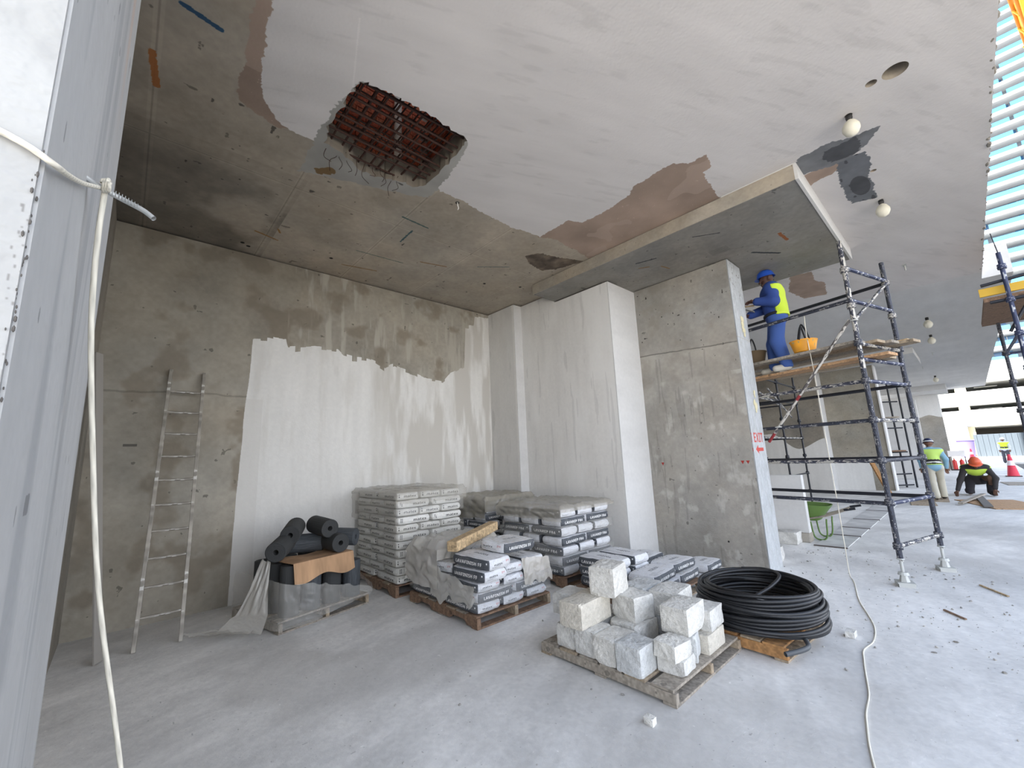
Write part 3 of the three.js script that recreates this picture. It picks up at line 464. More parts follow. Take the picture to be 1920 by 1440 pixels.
// low pile of lavarep bags behind the blocks
pallet('low pallet under the loose banded bags by the bare column', 4.78, -3.0, 1.2, 1.05, 0.11, 0, [M.palletRed, M.palletWood]);
const PG = 'low pile of banded bags', rep = (lab, x, y, z, t, v = 0, w = 0.56) => bag('rep', lab, PG, x, y, z, w, 0.115, 0.36, t, rr(-0.015, 0.015), rr(-0.015, 0.015), v);
for (let k = 0; k < 3; k++) {
  rep(`banded bag at left end of the low pile, ${ORD[k]} layer up`, 4.38, 0.112 + k * 0.113, -3.22, -Math.PI / 2, k);
  rep(`banded bag in the middle of the low pile, ${ORD[k]} layer up`, 4.76, 0.112 + k * 0.113, -3.2, -Math.PI / 2 + 0.02, k + 1);
}
rep('banded bag at front of the low pile, bottom', 4.58, 0.112, -2.68, 0.04, 0); rep('white topped banded bag at front of the low pile, top', 4.56, 0.23, -2.7, 0.06, 3);
rep('banded bag at right of the low pile, bottom', 5.19, 0.112, -2.72, 0.03, 1); rep('banded bag at right of the low pile, middle', 5.17, 0.23, -2.76, -0.02, 2);
rep('banded bag at rear right of the low pile, bottom', 5.22, 0.112, -3.2, 0, 2); rep('banded bag at rear right of the low pile, middle', 5.2, 0.227, -3.2, 0, 0);
{ const a = rep('banded bag on the floor by the pipe end, lower', 5.75, 0.002, -2.62, 0.05, 0, 0.46), b = rep('banded bag on the floor by the pipe end, upper', 5.77, 0.12, -2.66, 0.02, 2, 0.46); }
solo('pipe_offcut', mv(lathe([[0.035, -0.14], [0.045, -0.14], [0.045, 0.14], [0.035, 0.14], [0.035, -0.14]], 18), 5.85, 0.046, -2.2, Math.PI / 2, 0, 0), std('#5b2f33', 0.6), 'short dark red pipe offcut behind the hose coil', 'pipe');
// ---------------------------------------------------------------- plastic wrap
const filmBump = tileTex(512, 1, (u, v) => { const q = pnoise(u, v, 5, 901), n = 0.5 * pnoise(u + 0.12 * q, v * 1, 9, 902) + 0.3 * Math.abs(Math.sin((v * 24 + q * 5 + u * 6) * 1.0)) * pnoise(u, v, 6, 904) + 0.2 * pnoise(u, v, 40, 903); return [n * 255, n * 255, n * 255]; }, false);
const film = (color, opacity, rough = 0.3) => new THREE.MeshPhysicalMaterial({ color, roughness: rough, transparent: true, opacity, side: THREE.DoubleSide, bumpMap: filmBump, bumpScale: 0.02, clearcoat: 0.35, clearcoatRoughness: 0.2 });
M.filmDusty = film('#b8b2a5', 0.29, 0.28); M.filmClear = film('#d8d6d0', 0.2, 0.16); M.filmMilky = film('#d8d4cb', 0.58, 0.4);
// sheet laid over the top of a load, hanging down its sides; hang(side) gives how far
function cover(name, label, x0, x1, z0, z1, top, hang, mat, amp = 0.02, seed = 1) {
  const pad = 0.02, X = [x0 - pad, x1 + pad], Z = [z0 - pad, z1 + pad];
  const L = (s) => hang[s];
  const fold = (s, a, b, ha, hb) => s < a ? [a, (a - s)] : s > b ? [b, s - b] : [s, 0];
  const g = sheet((u, v) => {
    const sx = lerp(X[0] - L('l'), X[1] + L('r'), u), sz = lerp(Z[0] - L('b'), Z[1] + L('f'), v);
    const [x, dx] = fold(sx, X[0], X[1]), [z, dz] = fold(sz, Z[0], Z[1]); let drop = Math.max(dx, dz);
    drop *= 0.82 + 0.36 * fbm(sx * 3 + sz * 2, seed, 5, 3);
    const n = fbm(sx * 7 + seed, sz * 7, 11, 4) - 0.5, n2 = vn(sx * 22 + sz * 9, sz * 4 - sx * 3, 13 + seed) - 0.5;
    const out = drop > 0 ? (0.006 + 0.5 * amp * (n + 0.5) + 0.4 * amp * (n2 + 0.5)) : 0, lift = drop > 0 ? 0 : amp * 1.1 * (n + 0.52) + 0.3 * amp * n2 + 0.004;
    return [x + (dx > 0 ? Math.sign(sx - x) * out : 0), top - drop + lift, z + (dz > 0 ? Math.sign(sz - z) * out : 0), sx, sz];
  }, 64, 64);
  return solo(name, g, mat, label, 'plastic wrap', 'plastic wrap on the loads');
}
function band(label, x0, x1, z0, z1, yfn, hfn, mat, seed = 3, pad = 0.018) { // film wound round a load
  const per = [[x0 - pad, z1 + pad], [x1 + pad, z1 + pad], [x1 + pad, z0 - pad], [x0 - pad, z0 - pad]], len = [x1 - x0, z1 - z0, x1 - x0, z1 - z0].map((q) => q + 2 * pad), T = 2 * (len[0] + len[1]);
  const g = sheet((u, v) => {
    let s = u * T * 0.9999, k = 0; while (s > len[k]) { s -= len[k]; k++; } const a = per[k], b = per[(k + 1) % 4], t = s / len[k];
    const o = 0.012 * (fbm(u * 40, v * 6, seed, 3) - 0.4), nx = [0, 1, 0, -1][k], nz = [1, 0, -1, 0][k];
    return [lerp(a[0], b[0], t) + nx * o, yfn(u) + hfn(u) * (v - 0.5) * (1 + 0.15 * (vn(u * 60, v, seed) - 0.5)), lerp(a[1], b[1], t) + nz * o, u * T, v * 0.4];
  }, 96, 6);
  return solo('stretch_film', g, mat, label, 'plastic wrap', 'plastic wrap on the loads');
}
cover('plastic_cover', 'dusty plastic sheet over the top of the tall white bag stack', 2.65, 3.68, -6.45, -5.14, 1.285, { l: 0.42, r: 0.12, b: 0.06, f: 0.16 }, M.filmDusty, 0.04, 3);
band('clear stretch film wound round the upper tall white bag stack', 2.65, 3.68, -6.45, -5.14, (u) => 1.06 + 0.03 * Math.sin(u * 6.28), () => 0.2, M.filmClear, 5);
band('hazy stretch film wound round the lower tall white bag stack', 2.65, 3.68, -6.45, -5.14, (u) => 0.52 + 0.03 * Math.sin(u * 6.28 + 2), () => 0.66, film('#b9b4a8', 0.2, 0.2), 8);
cover('plastic_cover', 'dusty plastic sheet over the wrapped black and white bag stack', 4.27, 5.37, -4.98, -3.78, 0.985, { l: 0.16, r: 0.05, b: 0.05, f: 0.05 }, film('#bbb5a8', 0.46, 0.3), 0.05, 8);
band('clear stretch film round the middle of the black and white stack', 4.27, 5.37, -4.98, -3.78, (u) => 0.66 + 0.05 * Math.sin(u * 6.28 + 1), () => 0.12, M.filmClear, 11);
band('clear stretch film round the foot of the black and white stack', 4.27, 5.37, -4.98, -3.78, (u) => 0.32 + 0.06 * Math.sin(u * 6.28 + 3), () => 0.3, M.filmClear, 12);
cover('plastic_cover', 'beige plastic hood over the corner bag stack', 4.28, 5.3, -6.36, -5.36, 1.04, { l: 0.3, r: 0.1, b: 0.05, f: 0.2 }, film('#aaa393', 0.55, 0.3), 0.05, 14);
cover('torn_plastic', 'torn milky plastic heaped over the rear of the opened bags', 2.74, 3.55, -4.86, -4.3, 0.69, { l: 0.42, r: 0.05, b: 0.1, f: 0.12 }, M.filmMilky, 0.09, 21);
solo('torn_plastic', sheet((u, v) => { const z = lerp(-4.4, -3.58, u), hem = 0.14 + 0.14 * vn(u * 9, 1, 4) + 0.1 * u, y = lerp(0.5 - 0.12 * u + 0.05 * (vn(u * 12, 2, 5) - 0.5), hem - 0.06, v); return [2.705 - 0.02 * fbm(u * 9, v * 5, 6, 3) - 0.012 * Math.sin(v * 3), y, z + 0.02 * (vn(v * 6, u * 6, 7) - 0.5), z, y]; }, 40, 24), film('#d6d3cb', 0.62, 0.45), 'torn milky plastic hanging on the left of the opened load', 'plastic wrap', 'plastic wrap on the loads');
solo('torn_plastic', sheet((u, v) => { const x = lerp(3.35, 3.79, u), y = 0.56 - 0.24 * v * (0.7 + 0.5 * vn(u * 6, 3, 3)) + 0.02 * (vn(u * 14, v * 9, 2) - 0.5) - 0.05 * u; return [x, y, -3.6 + 0.05 * v + 0.03 * fbm(u * 8, v * 6, 3, 3), x, y]; }, 30, 20), film('#cbc4b8', 0.6, 0.4), 'crumpled clear plastic over the right corner of the opened load', 'plastic wrap', 'plastic wrap on the loads');
band('clear stretch film round the foot of the opened load', 2.72, 3.76, -4.9, -3.57, () => 0.28, () => 0.2, film('#d8d8d6', 0.16, 0.15), 17);

// ---------------------------------------------------------------- rolls on the left pallet
const RT = -0.2; pallet('grey pallet carrying dark membrane rolls', 1.7, -5.62, 1.08, 1.02, 0.12, 0.235, [M.greyWood, M.palletWood, M.greyWood], false, 7);
const rollTex = tileTex(256, 0.2, (u, v) => { const k = 0.8 + 0.3 * pnoise(u, v, 24, 950) + 0.25 * (pnoise(u, v, 90, 951) - 0.5); return [74 * k, 78 * k, 82 * k]; });
M.roll = std('#ffffff', 0.85, { map: rollTex, bumpMap: bumpFine, bumpScale: 0.004 }); M.rollDark = std('#3a3b3b', 0.9, { bumpMap: bumpFine, bumpScale: 0.004 });
function rollGeo(r, L) { const p = [[0.026, -L / 2]]; for (let k = 0; k < 8; k++) { const a = lerp(0.03, r - 0.004, k / 8), b = lerp(0.03, r - 0.004, (k + 0.6) / 8); p.push([a, -L / 2], [a + 0.001, -L / 2 - 0.002], [b, -L / 2 - 0.002], [b + 0.001, -L / 2]); } p.push([r, -L / 2 + 0.002], [r * 1.01, 0], [r, L / 2 - 0.002]); for (let k = 7; k >= 0; k--) { const a = lerp(0.03, r - 0.004, k / 8), b = lerp(0.03, r - 0.004, (k + 0.6) / 8); p.push([b + 0.001, L / 2], [b, L / 2 + 0.002], [a + 0.001, L / 2 + 0.002], [a, L / 2]); } p.push([0.026, L / 2], [0.026, -L / 2]); return lathe(p, 28); }
const rg = rollGeo(0.1, 0.5), rl = rollGeo(0.104, 0.4), RG = 'dark membrane rolls on the left pallet';
{
  const c = Math.cos(0.235), s = Math.sin(0.235), loc = (a, b) => [1.7 + a * c + b * s, -5.62 - a * s + b * c];
  const nm = ['far left', 'left of centre', 'right of centre', 'far right'], rw = ['front', 'middle', 'rear'];
  for (let j = 0; j < 3; j++) for (let i = 0; i < 4; i++) { const [x, z] = loc(-0.38 + i * 0.25 + rr(-0.01, 0.01), 0.38 - j * 0.27); const h = i === 3 && j === 0 ? 0.8 : 1; const m = solo('membrane_roll', rg, i % 2 ? M.roll : M.rollDark, `dark membrane roll standing ${nm[i]} in the ${rw[j]} row`, 'roll', RG); m.scale.y = h * (i === 2 && j === 0 ? 0.86 : 1); m.position.set(x, 0.123 + 0.252 * m.scale.y, z); }
  const lay = (label, x, y, z, ty, tx, mat = M.rollDark) => { const m = solo('membrane_roll', rl, mat, label, 'roll', RG); m.position.set(x, y, z); m.rotation.set(Math.PI / 2 + tx, 0, 0); m.rotation.order = 'YXZ'; m.rotation.y = ty; };
  lay('lowest left membrane roll lying with its hole towards us', 1.36, 0.8, -5.32, -0.5, 0.1); lay('upper left membrane roll lying on two others', 1.53, 0.93, -5.52, -0.42, 0.12);
  lay('topmost membrane roll with ringed end, right of centre', 1.83, 0.945, -5.45, 0.12, 0.06); lay('membrane roll with bright ringed end under the topmost roll', 1.93, 0.77, -5.36, 0.1, 0.02);
  lay('membrane roll lying crosswise in the middle of the heap', 1.68, 0.76, -5.6, 1.2, 0, M.roll); lay('membrane roll lying crosswise at the right of the heap', 2.12, 0.77, -5.62, 0.75, 0.05, M.roll);
  // cardboard flap
  solo('cardboard_sheet', sheet((u, v) => { const a = lerp(-0.42, 0.3, u), b = v < 0.5 ? lerp(0.1, 0.51, v * 2) : 0.51 + (v - 0.5) * 0.08, [x, z] = loc(a, b); const y = v < 0.5 ? 0.648 + 0.008 * Math.sin(u * 9) : 0.648 - (v - 0.5) * (0.36 + 0.06 * Math.sin(u * 9 + 0.4)); return [x, y, z, a, b]; }, 30, 20, 0.006), std('#ffffff', 0.9, { map: tileTex(128, 0.7, (u, v) => tint([178, 142, 108], 0.85 + 0.2 * pnoise(u, v, 6, 980) + 0.1 * pnoise(u, v, 40, 981))) }), 'bent brown cardboard sheet between the membrane rolls', 'cardboard');
  // film round the foot, with a tail trailing over the floor
  solo('plastic_wrap', sheet((u, v) => { const per = u < 0.3 ? [-0.545, lerp(-0.4, 0.53, u / 0.3)] : u < 0.78 ? [lerp(-0.545, 0.545, (u - 0.3) / 0.48), 0.53] : [0.545, lerp(0.53, -0.3, (u - 0.78) / 0.22)]; const [x, z] = loc(per[0], per[1]); const hi = u < 0.3 ? 0.52 : u < 0.55 ? lerp(0.5, 0.36, (u - 0.3) / 0.25) : u < 0.78 ? lerp(0.36, 0.2, (u - 0.55) / 0.23) : lerp(0.22, 0.5, (u - 0.78) / 0.22); const lo = u < 0.45 ? 0.05 : lerp(0.05, 0.12, clamp((u - 0.45) / 0.3)); const y = lerp(lo, hi + 0.03 * (vn(u * 30, 1, 3) - 0.5), v), o = 0.012 + 0.05 * fbm(u * 22, v * 5, 3, 4) * (u > 0.3 && u < 0.5 ? 2 : 1); return [x + (u < 0.3 ? -o : u > 0.78 ? o : 0.23 * o), y, z + (u >= 0.3 && u <= 0.78 ? o : 0), u * 3, y]; }, 90, 20), film('#d2cfc8', 0.29, 0.22), 'dusty clear plastic wrapped round the foot of the membrane rolls', 'plastic wrap', 'plastic wrap on the loads');
  solo('plastic_tail', sheet((u, v) => { const path = [[1.2, 0.66, -5.24], [1.13, 0.42, -5.14], [1.06, 0.2, -5.06], [0.98, 0.04, -5.16], [0.84, 0.015, -5.42], [0.66, 0.012, -5.62], [0.6, 0.01, -5.68]], t = u * 5.999, k = Math.floor(t), f = t - k, a = path[k], b = path[k + 1]; const w = [0.05, 0.09, 0.16, 0.22, 0.14, 0.1, 0.05], ww = lerp(w[k], w[k + 1], f); const q = (v - 0.5) * 2, fold = 0.05 * fbm(u * 7 + v * 3, v * 6, 4, 4) * (0.4 + vn(u * 8, v * 5, 4)) + 0.02 * Math.abs(Math.sin(v * 11 + 5 * vn(u * 4, 1, 6))); return [lerp(a[0], b[0], f) + q * ww * 0.7, lerp(a[1], b[1], f) + fold, lerp(a[2], b[2], f) + q * ww * 0.8, u * 1.4, v * 0.3]; }, 60, 28), M.filmMilky, 'twisted plastic tail trailing from the rolls onto the floor', 'plastic wrap', 'plastic wrap on the loads');
}
// ---------------------------------------------------------------- concrete blocks on the front pallet
pallet('weathered grey pallet under the rough concrete blocks', 3.37, -2.18, 1.14, 1.22, 0.1, 0, [M.greyWood, M.palletWood, M.greyWood], false, 6);
const BG = 'rough concrete blocks on the front pallet';
function blk(label, x0, x1, y0, z0, z1, h, m, turn = 0, rough = 0.012, chips = 2, tilt = 0) { const o = solo('concrete_block', blockGeo((x1 - x0) * 1.06, h * 1.01, (z1 - z0) * 1.03, rough * 0.75, chips), blockMats[m], label, 'block', BG); o.position.set((x0 + x1) / 2, y0 + h / 2, (z0 + z1) / 2); o.rotation.set(tilt, turn, 0, 'YXZ'); return o; }
const P0 = 0.102, P1 = 0.292, P2 = 0.482;
blk('front corner block of the bottom row with grey worn top', 2.79, 3.02, P0, -2.01, -1.81, 0.19, 4, 0.02);
blk('second block from the front corner in the bottom row', 2.8, 3.06, P0, -2.215, -2.02, 0.185, 1, -0.02);
blk('third block from the front corner in the bottom row', 2.82, 3.05, P0, -2.42, -2.225, 0.185, 2, 0.01);
blk('rearmost block of the bottom left row', 2.83, 3.05, P0, -2.62, -2.43, 0.17, 2, 0);
blk('wide beige block on the left of the second tier', 2.78, 3.18, P1, -2.53, -2.31, 0.19, 3, 0.04, 0.01, 2);
blk('pale block hidden behind the wide beige block', 2.95, 3.2, P1, -2.76, -2.55, 0.17, 2, 0.06);
blk('topmost block with broken corner crowning the heap', 3.06, 3.36, P2, -2.44, -2.22, 0.23, 1, 0.22, 0.014, 5);
blk('dark cracked block left of centre in the second tier', 3.2, 3.43, P1, -2.3, -2.05, 0.19, 2, -0.18, 0.015, 3);
blk('large smooth block at the right of the second tier', 3.2, 3.52, P1, -1.86, -1.65, 0.19, 1, 0.05, 0.008, 1);
blk('square flat-topped block behind the large smooth block', 3.48, 3.82, P1, -2.12, -1.88, 0.19, 2, 0.1, 0.008, 1);
blk('flat block at the rear of the second tier', 3.5, 3.8, P1, -2.4, -2.16, 0.18, 4, 0.05, 0.01, 2);
blk('lower block at the right edge of the pallet', 3.45, 3.75, P0, -1.84, -1.62, 0.135, 3, 0.02, 0.01, 1);
blk('upper pale block at the right edge of the pallet', 3.54, 3.8, P0 + 0.137, -1.85, -1.63, 0.15, 2, 0.05, 0.012, 2);
blk('upright broken grey block near the right edge', 3.24, 3.4, P0, -1.84, -1.65, 0.185, 4, 0.3, 0.022, 5);
blk('broken slab piece lying on another at the front', 2.96, 3.16, P0 + 0.1, -1.79, -1.62, 0.11, 1, -0.1, 0.016, 4, 0.05);
blk('lower broken slab piece at the front of the pallet', 3.0, 3.2, P0, -1.8, -1.61, 0.098, 2, 0.08, 0.016, 3);
blk('buried block in the middle of the bottom tier', 3.12, 3.42, P0, -2.3, -2.02, 0.19, 2);
blk('buried block at the rear of the bottom tier', 3.1, 3.4, P0, -2.7, -2.36, 0.19, 2);
blk('buried block at the right of the bottom tier', 3.48, 3.8, P0, -2.36, -1.9, 0.19, 4);

// ---------------------------------------------------------------- hose coil
pallet('orange brown pallet under the black hose coil', 4.43, -1.66, 0.94, 0.92, 0.115, -0.06, [M.palletOrange, M.palletWood], false, 5);
{
  const t = thing('hose_coil', 'large coil of black plastic hose on its pallet', 'hose', null, [4.42, 0.117, -1.56]), turns = 23, pts = [];
  for (let k = 0; k <= turns * 28; k++) { const a = k / 28, i = Math.floor(a), lay = i < 13 ? i : 22 - i + 0.0, f = a - i; const up = i < 13 ? a / 13 : 1 - (a - 13) / 10 * 0.75; const r = (i < 13 ? 0.515 : 0.465) - 0.05 * up * up + 0.018 * (hash(i, 3, 5) - 0.5) + 0.012 * Math.sin(f * 6.28 + i * 2.1), y = 0.018 + up * 0.3 + 0.012 * Math.sin(f * 6.28 * 2 + i); const th = -a * Math.PI * 2 + 0.6; pts.push(V(Math.cos(th) * r, y, Math.sin(th) * r)); }
  const hm = std('#1d1e21', 0.42); part('hose', new THREE.TubeGeometry(new THREE.CatmullRomCurve3(pts), turns * 56, 0.0165, 8), hm, t);
  part('loose_loop', tube([[-0.5, 0.13, -0.2], [-0.22, 0.22, 0.0], [0.1, 0.28, 0.1], [0.34, 0.325, 0.1], [0.455, 0.33, -0.06], [0.4, 0.32, -0.26]], 0.0165, 50, 8), hm, t);
  part('hose_end', tube([[-0.3, 0.02, 0.42], [-0.4, 0.016, 0.46], [-0.5, 0.014, 0.44], [-0.62, 0.0, 0.36]], 0.018, 24, 10), std('#4c4f52', 0.5), t, 'cut grey hose end');
  part('stick', bar(V(-0.06, 0.0, 0.14), V(-0.05, 0.24, 0.16), 0.012, 8), M.postWood, t, 'thin upright wooden stick');
}
// ---------------------------------------------------------------- ladder and board against the back wall
{
  const t = thing('ladder', 'old metal ladder with ten rungs leaning on the back wall', 'ladder'), m = std('#ffffff', 0.6, { metalness: 0.35, map: tileTex(256, 1.1, (u, v) => { const k = pnoise(u, v, 24, 990), q = pnoise(u, v, 7, 991); return k * 0.4 + q * 0.6 > 0.66 ? [206, 203, 197] : tint([158, 152, 142], 0.85 + 0.3 * k); }) });
  const a0 = V(0.22, 0.0, -5.63), a1 = V(0.325, 2.9, -6.5), b0 = V(0.57, 0.0, -5.62), b1 = V(0.655, 2.89, -6.5);
  part('rail', beam(a0, a1, 0.034, 0.05), m, t); part('rail', beam(b0, b1, 0.034, 0.05), m, t);
  for (let k = 0; k < 10; k++) { const f = 0.095 + k * 0.09; part('rung', bar(a0.clone().lerp(a1, f), b0.clone().lerp(b1, f), 0.013, 8), m, t); }
}
solo('leaning_board', beam(V(-0.02, 0.01, -5.57), V(-0.285, 2.86, -5.74), 0.09, 0.02), std('#96918a', 0.9), 'narrow grey board leaning in the left corner', 'board');

// ---------------------------------------------------------------- near scaffold tower (cup joints every half metre)
M.tube = std('#ffffff', 0.55, { metalness: 0.3, map: tileTex(256, 0.7, (u, v) => { const k = pnoise(u, v, 14, 1001), q = pnoise(u, v, 5, 1002), f = pnoise(u, v, 40, 1003); return k * 0.4 + q * 0.35 + f * 0.4 > 0.74 ? tint([142, 141, 140], 0.85 + 0.25 * f) : tint([56, 59, 70], 0.75 + 0.5 * f); }) });
M.tubePale = std('#ffffff', 0.6, { metalness: 0.25, map: tileTex(256, 0.7, (u, v) => { const k = pnoise(u, v, 14, 1011), q = pnoise(u, v, 5, 1012), f = pnoise(u, v, 40, 1013); return k * 0.4 + q * 0.35 + f * 0.3 > 0.5 ? tint([190, 186, 178], 0.85 + 0.2 * f) : tint([64, 66, 78], 0.75 + 0.5 * f); }) });
M.tubeDark = std('#23252c', 0.5, { metalness: 0.3 }); M.galv = std('#b9bab6', 0.6, { metalness: 0.3 });
M.tubeBlue = std('#ffffff', 0.5, { metalness: 0.2, map: tileTex(128, 0.5, (u, v) => { const k = pnoise(u, v, 12, 1021); return k > 0.74 ? [160, 162, 166] : tint([50, 58, 88], 0.8 + 0.4 * k); }) });
const cupGeo = lathe([[0.026, -0.036], [0.046, -0.034], [0.05, 0.0], [0.04, 0.014], [0.047, 0.02], [0.044, 0.04], [0.026, 0.046]], 16);
const S = { 1: [6.86, -0.79], 2: [7.95, -0.49], 3: [7.5, -3.21], 4: [8.59, -2.91] }, P = (k, y) => V(S[k][0], y, S[k][1]);
{
  const t = thing('scaffold_tower', 'paint-splashed cuplock scaffold tower with jack feet by the column', 'scaffold');
  const tops = { 1: 4.36, 2: 4.26, 3: 4.0, 4: 4.0 };
  for (const k of [1, 2, 3, 4]) {
    const s = part('standard', bar(P(k, 0.3), P(k, k === 1 ? 2.6 : tops[k]), 0.029, 14), M.tube, t);
    if (k === 1) part('upper_standard', bar(P(k, 2.6), P(k, tops[k]), 0.0285, 14), M.tubePale, t);
    for (let y = 0.44; y < tops[k] - 0.1; y += 0.5) { const c = part('cup_joint', cupGeo, y > 3.3 ? M.tubePale : M.tube, s); c.position.copy(P(k, y)); }
    const j = part('base_jack', merge([bar(P(k, 0.12), P(k, 0.34), 0.016, 10), mv(new THREE.TorusGeometry(0.03, 0.009, 8, 16), S[k][0], 0.3, S[k][1], Math.PI / 2), bar(P(k, 0.29).add(V(-0.08, 0, 0.03)), P(k, 0.29).add(V(0.08, 0.01, -0.03)), 0.008, 8)]), M.galv, t, 'pale galvanised screw jack');
    part('foot_block', uvMetres(merge([mv(new THREE.CylinderGeometry(0.045, 0.055, 0.03, 14), S[k][0], 0.14, S[k][1]), mv(new THREE.CylinderGeometry(0.03, 0.05, 0.08, 6), S[k][0], 0.09, S[k][1]), mv(new THREE.BoxGeometry(0.17, 0.012, 0.16), S[k][0], 0.045, S[k][1], 0, 0.3), mv(new THREE.BoxGeometry(0.16, 0.04, 0.15), S[k][0], 0.02, S[k][1], 0, 0.35)])), M.galv, j);
  }
  const led = (a, b, y, m = M.tube, y2 = y) => part('ledger', bar(P(a, y), P(b, y2), 0.025, 12), m, t);
  for (const [y, m] of [[0.93, M.tube], [1.44, M.tubePale], [1.94, M.tube], [2.44, M.tubePale], [3.52, M.tube]]) led(1, 3, y, m);
  for (const [y, m] of [[0.93, M.tubeDark], [1.44, M.tubeDark], [2.44, M.tubeDark], [3.94, M.tubeDark]]) led(2, 4, y, m);
  for (const [y, m] of [[0.44, M.tubePale], [0.93, M.tubeBlue], [1.44, M.tube], [1.94, M.tubePale], [2.44, M.tubeBlue], [2.726, M.tubeBlue], [2.93, M.tubePale], [3.52, M.tubeBlue], [3.98, M.tubeBlue]]) { led(1, 2, y, m); if (y > 0.6 && y < 3.7) led(3, 4, y, M.tubeDark); }
  // diagonal brace: from behind the column up to the far top, crossing the near standard
  const b0 = V(7.2, 1.74, -2.08), b1 = V(6.84, 3.26, -0.83), b2 = V(7.84, 3.92, -0.46); const stripe = std('#ffffff', 0.6, { map: tileTex(256, 2.1, (u, v) => { const k = pnoise(u, v, 60, 1031), q = pnoise(u, v, 18, 1032); return v < 0.08 || (v > 0.36 && v < 0.4) ? [134, 40, 44] : k * 0.5 + q * 0.5 > 0.5 ? [188, 184, 176] : [84, 80, 80]; }) });
  part('diagonal_brace', bar(b0, b1, 0.02, 12), stripe, t, 'splashed brace with red painted bands'); part('diagonal_brace', bar(b1.clone().add(V(0.02, -0.02, 0.04)), b2, 0.02, 12), M.tubePale, t);
  for (const p of [V(6.85, 3.24, -0.79), V(7.1, 1.95, -1.9)]) part('clamp', merge([mv(new THREE.TorusGeometry(0.036, 0.01, 8, 16), p.x, p.y, p.z, Math.PI / 2), bar(p.clone().add(V(-0.05, 0.012, 0.03)), p.clone().add(V(0.06, -0.005, -0.03)), 0.007, 8)]), M.galv, t);
}
// boards of the working platform
{
  const dir = V(S[3][0] - S[1][0], 0, S[3][1] - S[1][1]).normalize(), side = V(-dir.z, 0, dir.x);
  const plank = (label, o, y, a, b, w, m) => { const q = V(S[1][0], y, S[1][1]).addScaledVector(side, o); solo('scaffold_board', beam(q.clone().addScaledVector(dir, a), q.clone().addScaledVector(dir, b), w, 0.038, 0.004), m, label, 'board', 'scaffold platform boards'); };
  const G = M.greyWood;
  plank('upper platform board nearest the front standard', 0.14, 2.975, 0.02, 2.52, 0.22, G); plank('second upper platform board from the front standard', 0.38, 2.975, -0.1, 2.5, 0.22, M.palletWood); plank('third upper platform board from the front standard', 0.62, 2.975, -0.16, 2.5, 0.22, G); plank('upper platform board sticking out beside the rear standard', 0.86, 2.975, -0.3, 2.46, 0.22, M.palletWood); plank('short board lying over the rear end of the platform', 0.98, 3.016, -0.2, 0.9, 0.2, M.postWood);
  plank('lower plank on which the blue worker stands', 0.3, 2.771, -0.22, 2.5, 0.27, M.ply); plank('short pale plank end beside the lower plank', 0.57, 2.771, -0.12, 1.4, 0.2, M.palletWood);
}
{ // mortar tubs and a trowel stick on the platform
  const tub = (label, x, y, z, r, h, m, turn) => { const t = thing('mortar_tub', label, 'tub', 'mortar tubs on the scaffold', [x, y, z], turn); part('bowl', lathe([[0, 0.004], [r * 0.72, 0.004], [r * 0.78, 0.02], [r, h], [r * 1.04, h], [r * 1.04, h + 0.012], [r * 0.98, h + 0.012], [r * 0.74, 0.018], [0, 0.014]], 24), m, t); part('mortar', lathe([[0, h * 0.75], [r * 0.88, h * 0.75]], 20).translate(0, 0.001, 0), std('#8f8b84', 0.95), t, 'grey wet mortar'); return t; };
  const yel = std('#ffffff', 0.55, { map: tileTex(128, 0.5, (u, v) => pnoise(u, v, 14, 1041) > 0.84 ? [176, 150, 96] : tint([222, 152, 38], 0.85 + 0.25 * pnoise(u, v, 6, 1042))) });
  const a = tub('yellow rubber mortar tub with black handles on the platform', 7.2, 2.995, -1.44, 0.17, 0.17, yel, 0.3);
  for (const s of [-1, 1]) part('handle', tube([[s * 0.16, 0.17, -0.06], [s * 0.12, 0.32, -0.03], [s * 0.05, 0.42, 0], [s * 0.12, 0.32, 0.03], [s * 0.16, 0.17, 0.06]], 0.012, 24, 8), std('#1d1d20', 0.7), a, 'black strap handle');
  const b = tub('dark dirty mortar tub behind the worker in blue', 7.5, 2.995, -2.2, 0.18, 0.2, std('#5a4a34', 0.8), 0);
  part('handle', tube([[-0.16, 0.2, 0], [-0.1, 0.36, 0], [0, 0.44, 0], [0.1, 0.36, 0], [0.16, 0.2, 0]], 0.012, 24, 8), std('#1d1d20', 0.7), b);
}
// dark inner scaffold standing deeper in the second bay
{
  const t = thing('inner_scaffold', 'thin dark scaffold frames behind the near tower in second bay', 'scaffold'), xs = [11.2, 12.9, 14.6], zs = [-3.35, -4.4];
  for (const x of xs) for (const z of zs) { const s = part('standard', bar(V(x, 0.0, z), V(x, 3.9, z), 0.024, 8), M.tubeDark, t); for (let y = 0.4; y < 3.8; y += 0.5) { const c = part('cup_joint', cupGeo, M.tubeDark, s); c.position.set(x, y, z); } }
  for (const z of zs) for (const y of [0.9, 1.9, 2.9, 3.4]) part('ledger', bar(V(xs[0] - 1.6, y, z), V(xs[2], y, z), 0.021, 8), y === 1.9 ? M.tubePale : M.tubeDark, t);
  for (const x of xs) for (const y of [1.9, 2.9]) part('transom', bar(V(x, y, zs[0]), V(x, y, zs[1]), 0.021, 8), M.tubeDark, t);
  for (let k = 0; k < 4; k++) part('brace', bar(V(9.8 + k * 0.7, 2.7 + 0.15 * k, -3.3), V(12.6 + k * 0.5, 3.1 - 0.2 * k, -3.4), 0.02, 8), M.tubePale, t);
}
